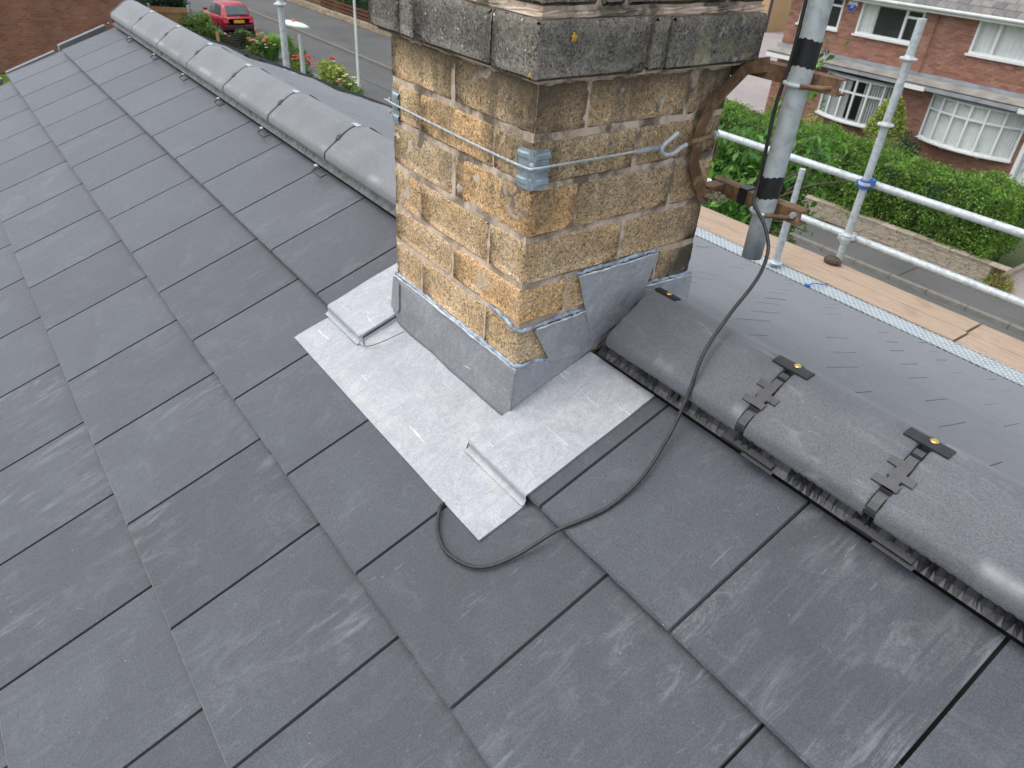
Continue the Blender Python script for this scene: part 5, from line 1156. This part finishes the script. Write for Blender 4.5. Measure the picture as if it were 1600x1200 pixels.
# stone wall with red rails and conifers across the road
swl = thing('street_wall', (-44, 19.9, GZ), 'sandstone garden wall topped with dark red timber rails across the road', 'wall')
b = MB(); x = -62.
while x < -37:
    l = random.uniform(.35, .7)
    for r in range(2): b.box((x+.006, 19.78+random.uniform(-.01, .01), GZ+r*.17), (x+l, 20.0, GZ+r*.17+.16), .01)
    x += l
world(b, 'stone', m['sandstone'], swl)['kind'] = 'stuff'
for i in range(3):
    b = MB(); b.box((-50.5, 19.86, GZ+.42+i*.20), (-37.2, 19.89, GZ+.54+i*.20)); world(b, 'rail', m['redwood'], swl)
for x in (-50, -46.6, -43.4, -40.2, -37.3): b = MB(); b.box((x, 19.9, GZ+.34), (x+.1, 20.0, GZ+1.05)); world(b, 'post', m['redwood'], swl)
for i, x in enumerate((-47.2, -45.4, -43.6, -41.9, -40.2, -38.4)):
    nm = ['tall dark conifer behind the red rails, first from the road end', 'dark conifer behind the red rails beside a brighter shrub', 'dark columnar conifer in the middle of the row behind the red rails', 'narrow dark conifer, third from the chimney side of the row', 'dark conifer second from the chimney side behind the red rails', 'last dark conifer of the row, half hidden by the corbel'][i]
    t = thing('conifer', (x, 21, GZ), nm, 'conifer', 'conifers behind the red rails'); g_ = rng; n = 2200; h = g_.random(n); a = g_.random(n)*2*pi; rr = .75*(1-h*.75)*g_.uniform(.8, 1.05, n)
    leaf_mesh(np.stack([x+rr*np.cos(a), 21+rr*np.sin(a), GZ+.2+h*3.6], 1), .16, .35, 'foliage', m['conifer'] if i != 1 else m['bush'], t, kind='stuff'); b = MB(); b.lathe((x, 21, GZ), [(.6, 0), (.55, 1.2), (.05, 3.5)], 10); world(b, 'trunk', m['conifer'], t)
sh = thing('street_house', (-62, 27, GZ), 'red brick house front with dark garage door at the far side of the road', 'house'); b = MB(); b.box((-75, 23.5, GZ), (-51, 32, -.5)); world(b, 'wall', m['hbrick1'], sh); b = MB(); b.box((-60, 23.4, GZ), (-54, 23.49, -3.9)); world(b, 'garage_door', m['room'], sh)
for i, x in enumerate((-56., -53.4, -66.)):
    pass

# ================================================================== red car
car = thing('parked_car', (-42.3, 12.62, GZ-.1), 'dark red hatchback parked at the kerb with its tail to the camera', 'car')
RZ = GZ-.10; cxr, cy_ = -40.4, 12.62     # rear bumper x, centre line y; body runs towards -x
def cp3(l, w_, h_): return (cxr-l, cy_+w_, RZ+h_)
# side profile stations: distance from tail, half width low, belt height, bottom
st_ = [(0.0, .62, .80, .34), (.06, .78, .88, .26), (.35, .83, .92, .20), (1.0, .84, .90, .18), (2.0, .84, .88, .18), (2.7, .83, .86, .18), (3.3, .80, .78, .20), (3.75, .70, .64, .26), (3.9, .50, .50, .34)]
b = MB(); b.smooth = True; V = []; nr = 10
for l, hw, top, bot in st_:
    for k in range(nr):
        t_ = k/(nr-1); y = hw*cos(pi*(t_)); zz = top
        pr_ = [(-hw*.93, bot), (-hw, bot+.12), (-hw*1.0, (bot+top)/2), (-hw*.97, top-.08), (-hw*.84, top), (hw*.84, top), (hw*.97, top-.08), (hw, (bot+top)/2), (hw, bot+.12), (hw*.93, bot)]
        V.append(cp3(l, pr_[k][0], pr_[k][1]))
N_ = len(st_); b.add(V, [(i*nr+k, i*nr+(k+1) % nr, (i+1)*nr+(k+1) % nr, (i+1)*nr+k) for i in range(N_-1) for k in range(nr)]+[tuple(range(nr)), tuple(range((N_-1)*nr, N_*nr))])
roof = [(.10, .60, .93), (.42, .60, 1.36), (.75, .60, 1.44), (1.4, .60, 1.46), (2.0, .58, 1.40), (2.75, .66, .90)]
V = []
for l, hw, h_ in roof:
    lo = .88
    for q in ((-.76, lo), (-hw-.02, h_-.05), (-hw+.10, h_), (hw-.10, h_), (hw+.02, h_-.05), (.76, lo)): V.append(cp3(l, q[0], max(q[1], lo)))
n6 = 6; b.add(V, [(i*n6+k, i*n6+k+1, (i+1)*n6+k+1, (i+1)*n6+k) for i in range(len(roof)-1) for k in range(n6-1)]+[(0, 1, 2, 3, 4, 5)])
world(b, 'body', m['carred'], car)
def quad(pts, mat, nm, off=(0, 0, 0), parent=None, th=(0.0, 0, 0.004)): b = MB(); b.prism([Vector(cp3(*p))+Vector(off) for p in pts], th); return world(b, nm, mat, parent or car)
quad([(.135, -.56, .97), (.135, .56, .97), (.40, .52, 1.33), (.40, -.52, 1.33)], m['carglass'], 'rear_window', (.012, 0, .008), th=(.01, 0, .006))
for sg in (-1, 1):
    quad([(.45, sg*.745, .94), (1.25, sg*.755, .93), (1.25, sg*.635, 1.37), (.60, sg*.635, 1.33)], m['carglass'], 'side_window', (0, sg*.008, 0), th=(0, sg*.01, 0)); quad([(1.32, sg*.755, .93), (2.45, sg*.755, .92), (2.0, sg*.625, 1.33), (1.32, sg*.635, 1.37)], m['carglass'], 'side_window', (0, sg*.008, 0), th=(0, sg*.01, 0))
    quad([(.02, sg*.50, .62), (.02, sg*.76, .62), (.09, sg*.80, .84), (.05, sg*.62, .86)], m['carlamp'], 'tail_lamp', (.03, 0, 0), th=(.02, 0, 0))
    quad([(2.3, sg*.83, .90), (2.45, sg*.98, .90), (2.45, sg*.98, 1.02), (2.3, sg*.83, 1.02)], m['carred'], 'mirror', th=(-.05, 0, 0))
    for l in (.62, 3.15):
        b = MB(); c = cp3(l, sg*.76, .29); b.lathe(c, [(.19, -.10), (.29, -.10), (.31, -.06), (.31, .06), (.29, .10), (.19, .10)], 22, 'y'); wl_ = world(b, 'wheel', m['tyre'], car); b = MB(); b.lathe(c, [(.0001, .085*sg), (.08, .09*sg), (.19, .07*sg)], 16, 'y'); world(b, 'rim', m['rim'], wl_)
b = MB(); b.box(cp3(-.05, -.72, .30), cp3(.10, .72, .50), .03); world(b, 'bumper', m['carblack'], car)
b = MB(); b.box(cp3(-.062, -.28, .60), cp3(-.02, .26, .73), .005); world(b, 'number_plate', m['plate'], car)
b = MB(); b.lathe(cp3(-.02, 0, .87), [(.0001, .02), (.04, .015), (.045, 0)], 10, 'x'); world(b, 'badge', m['rim'], car)
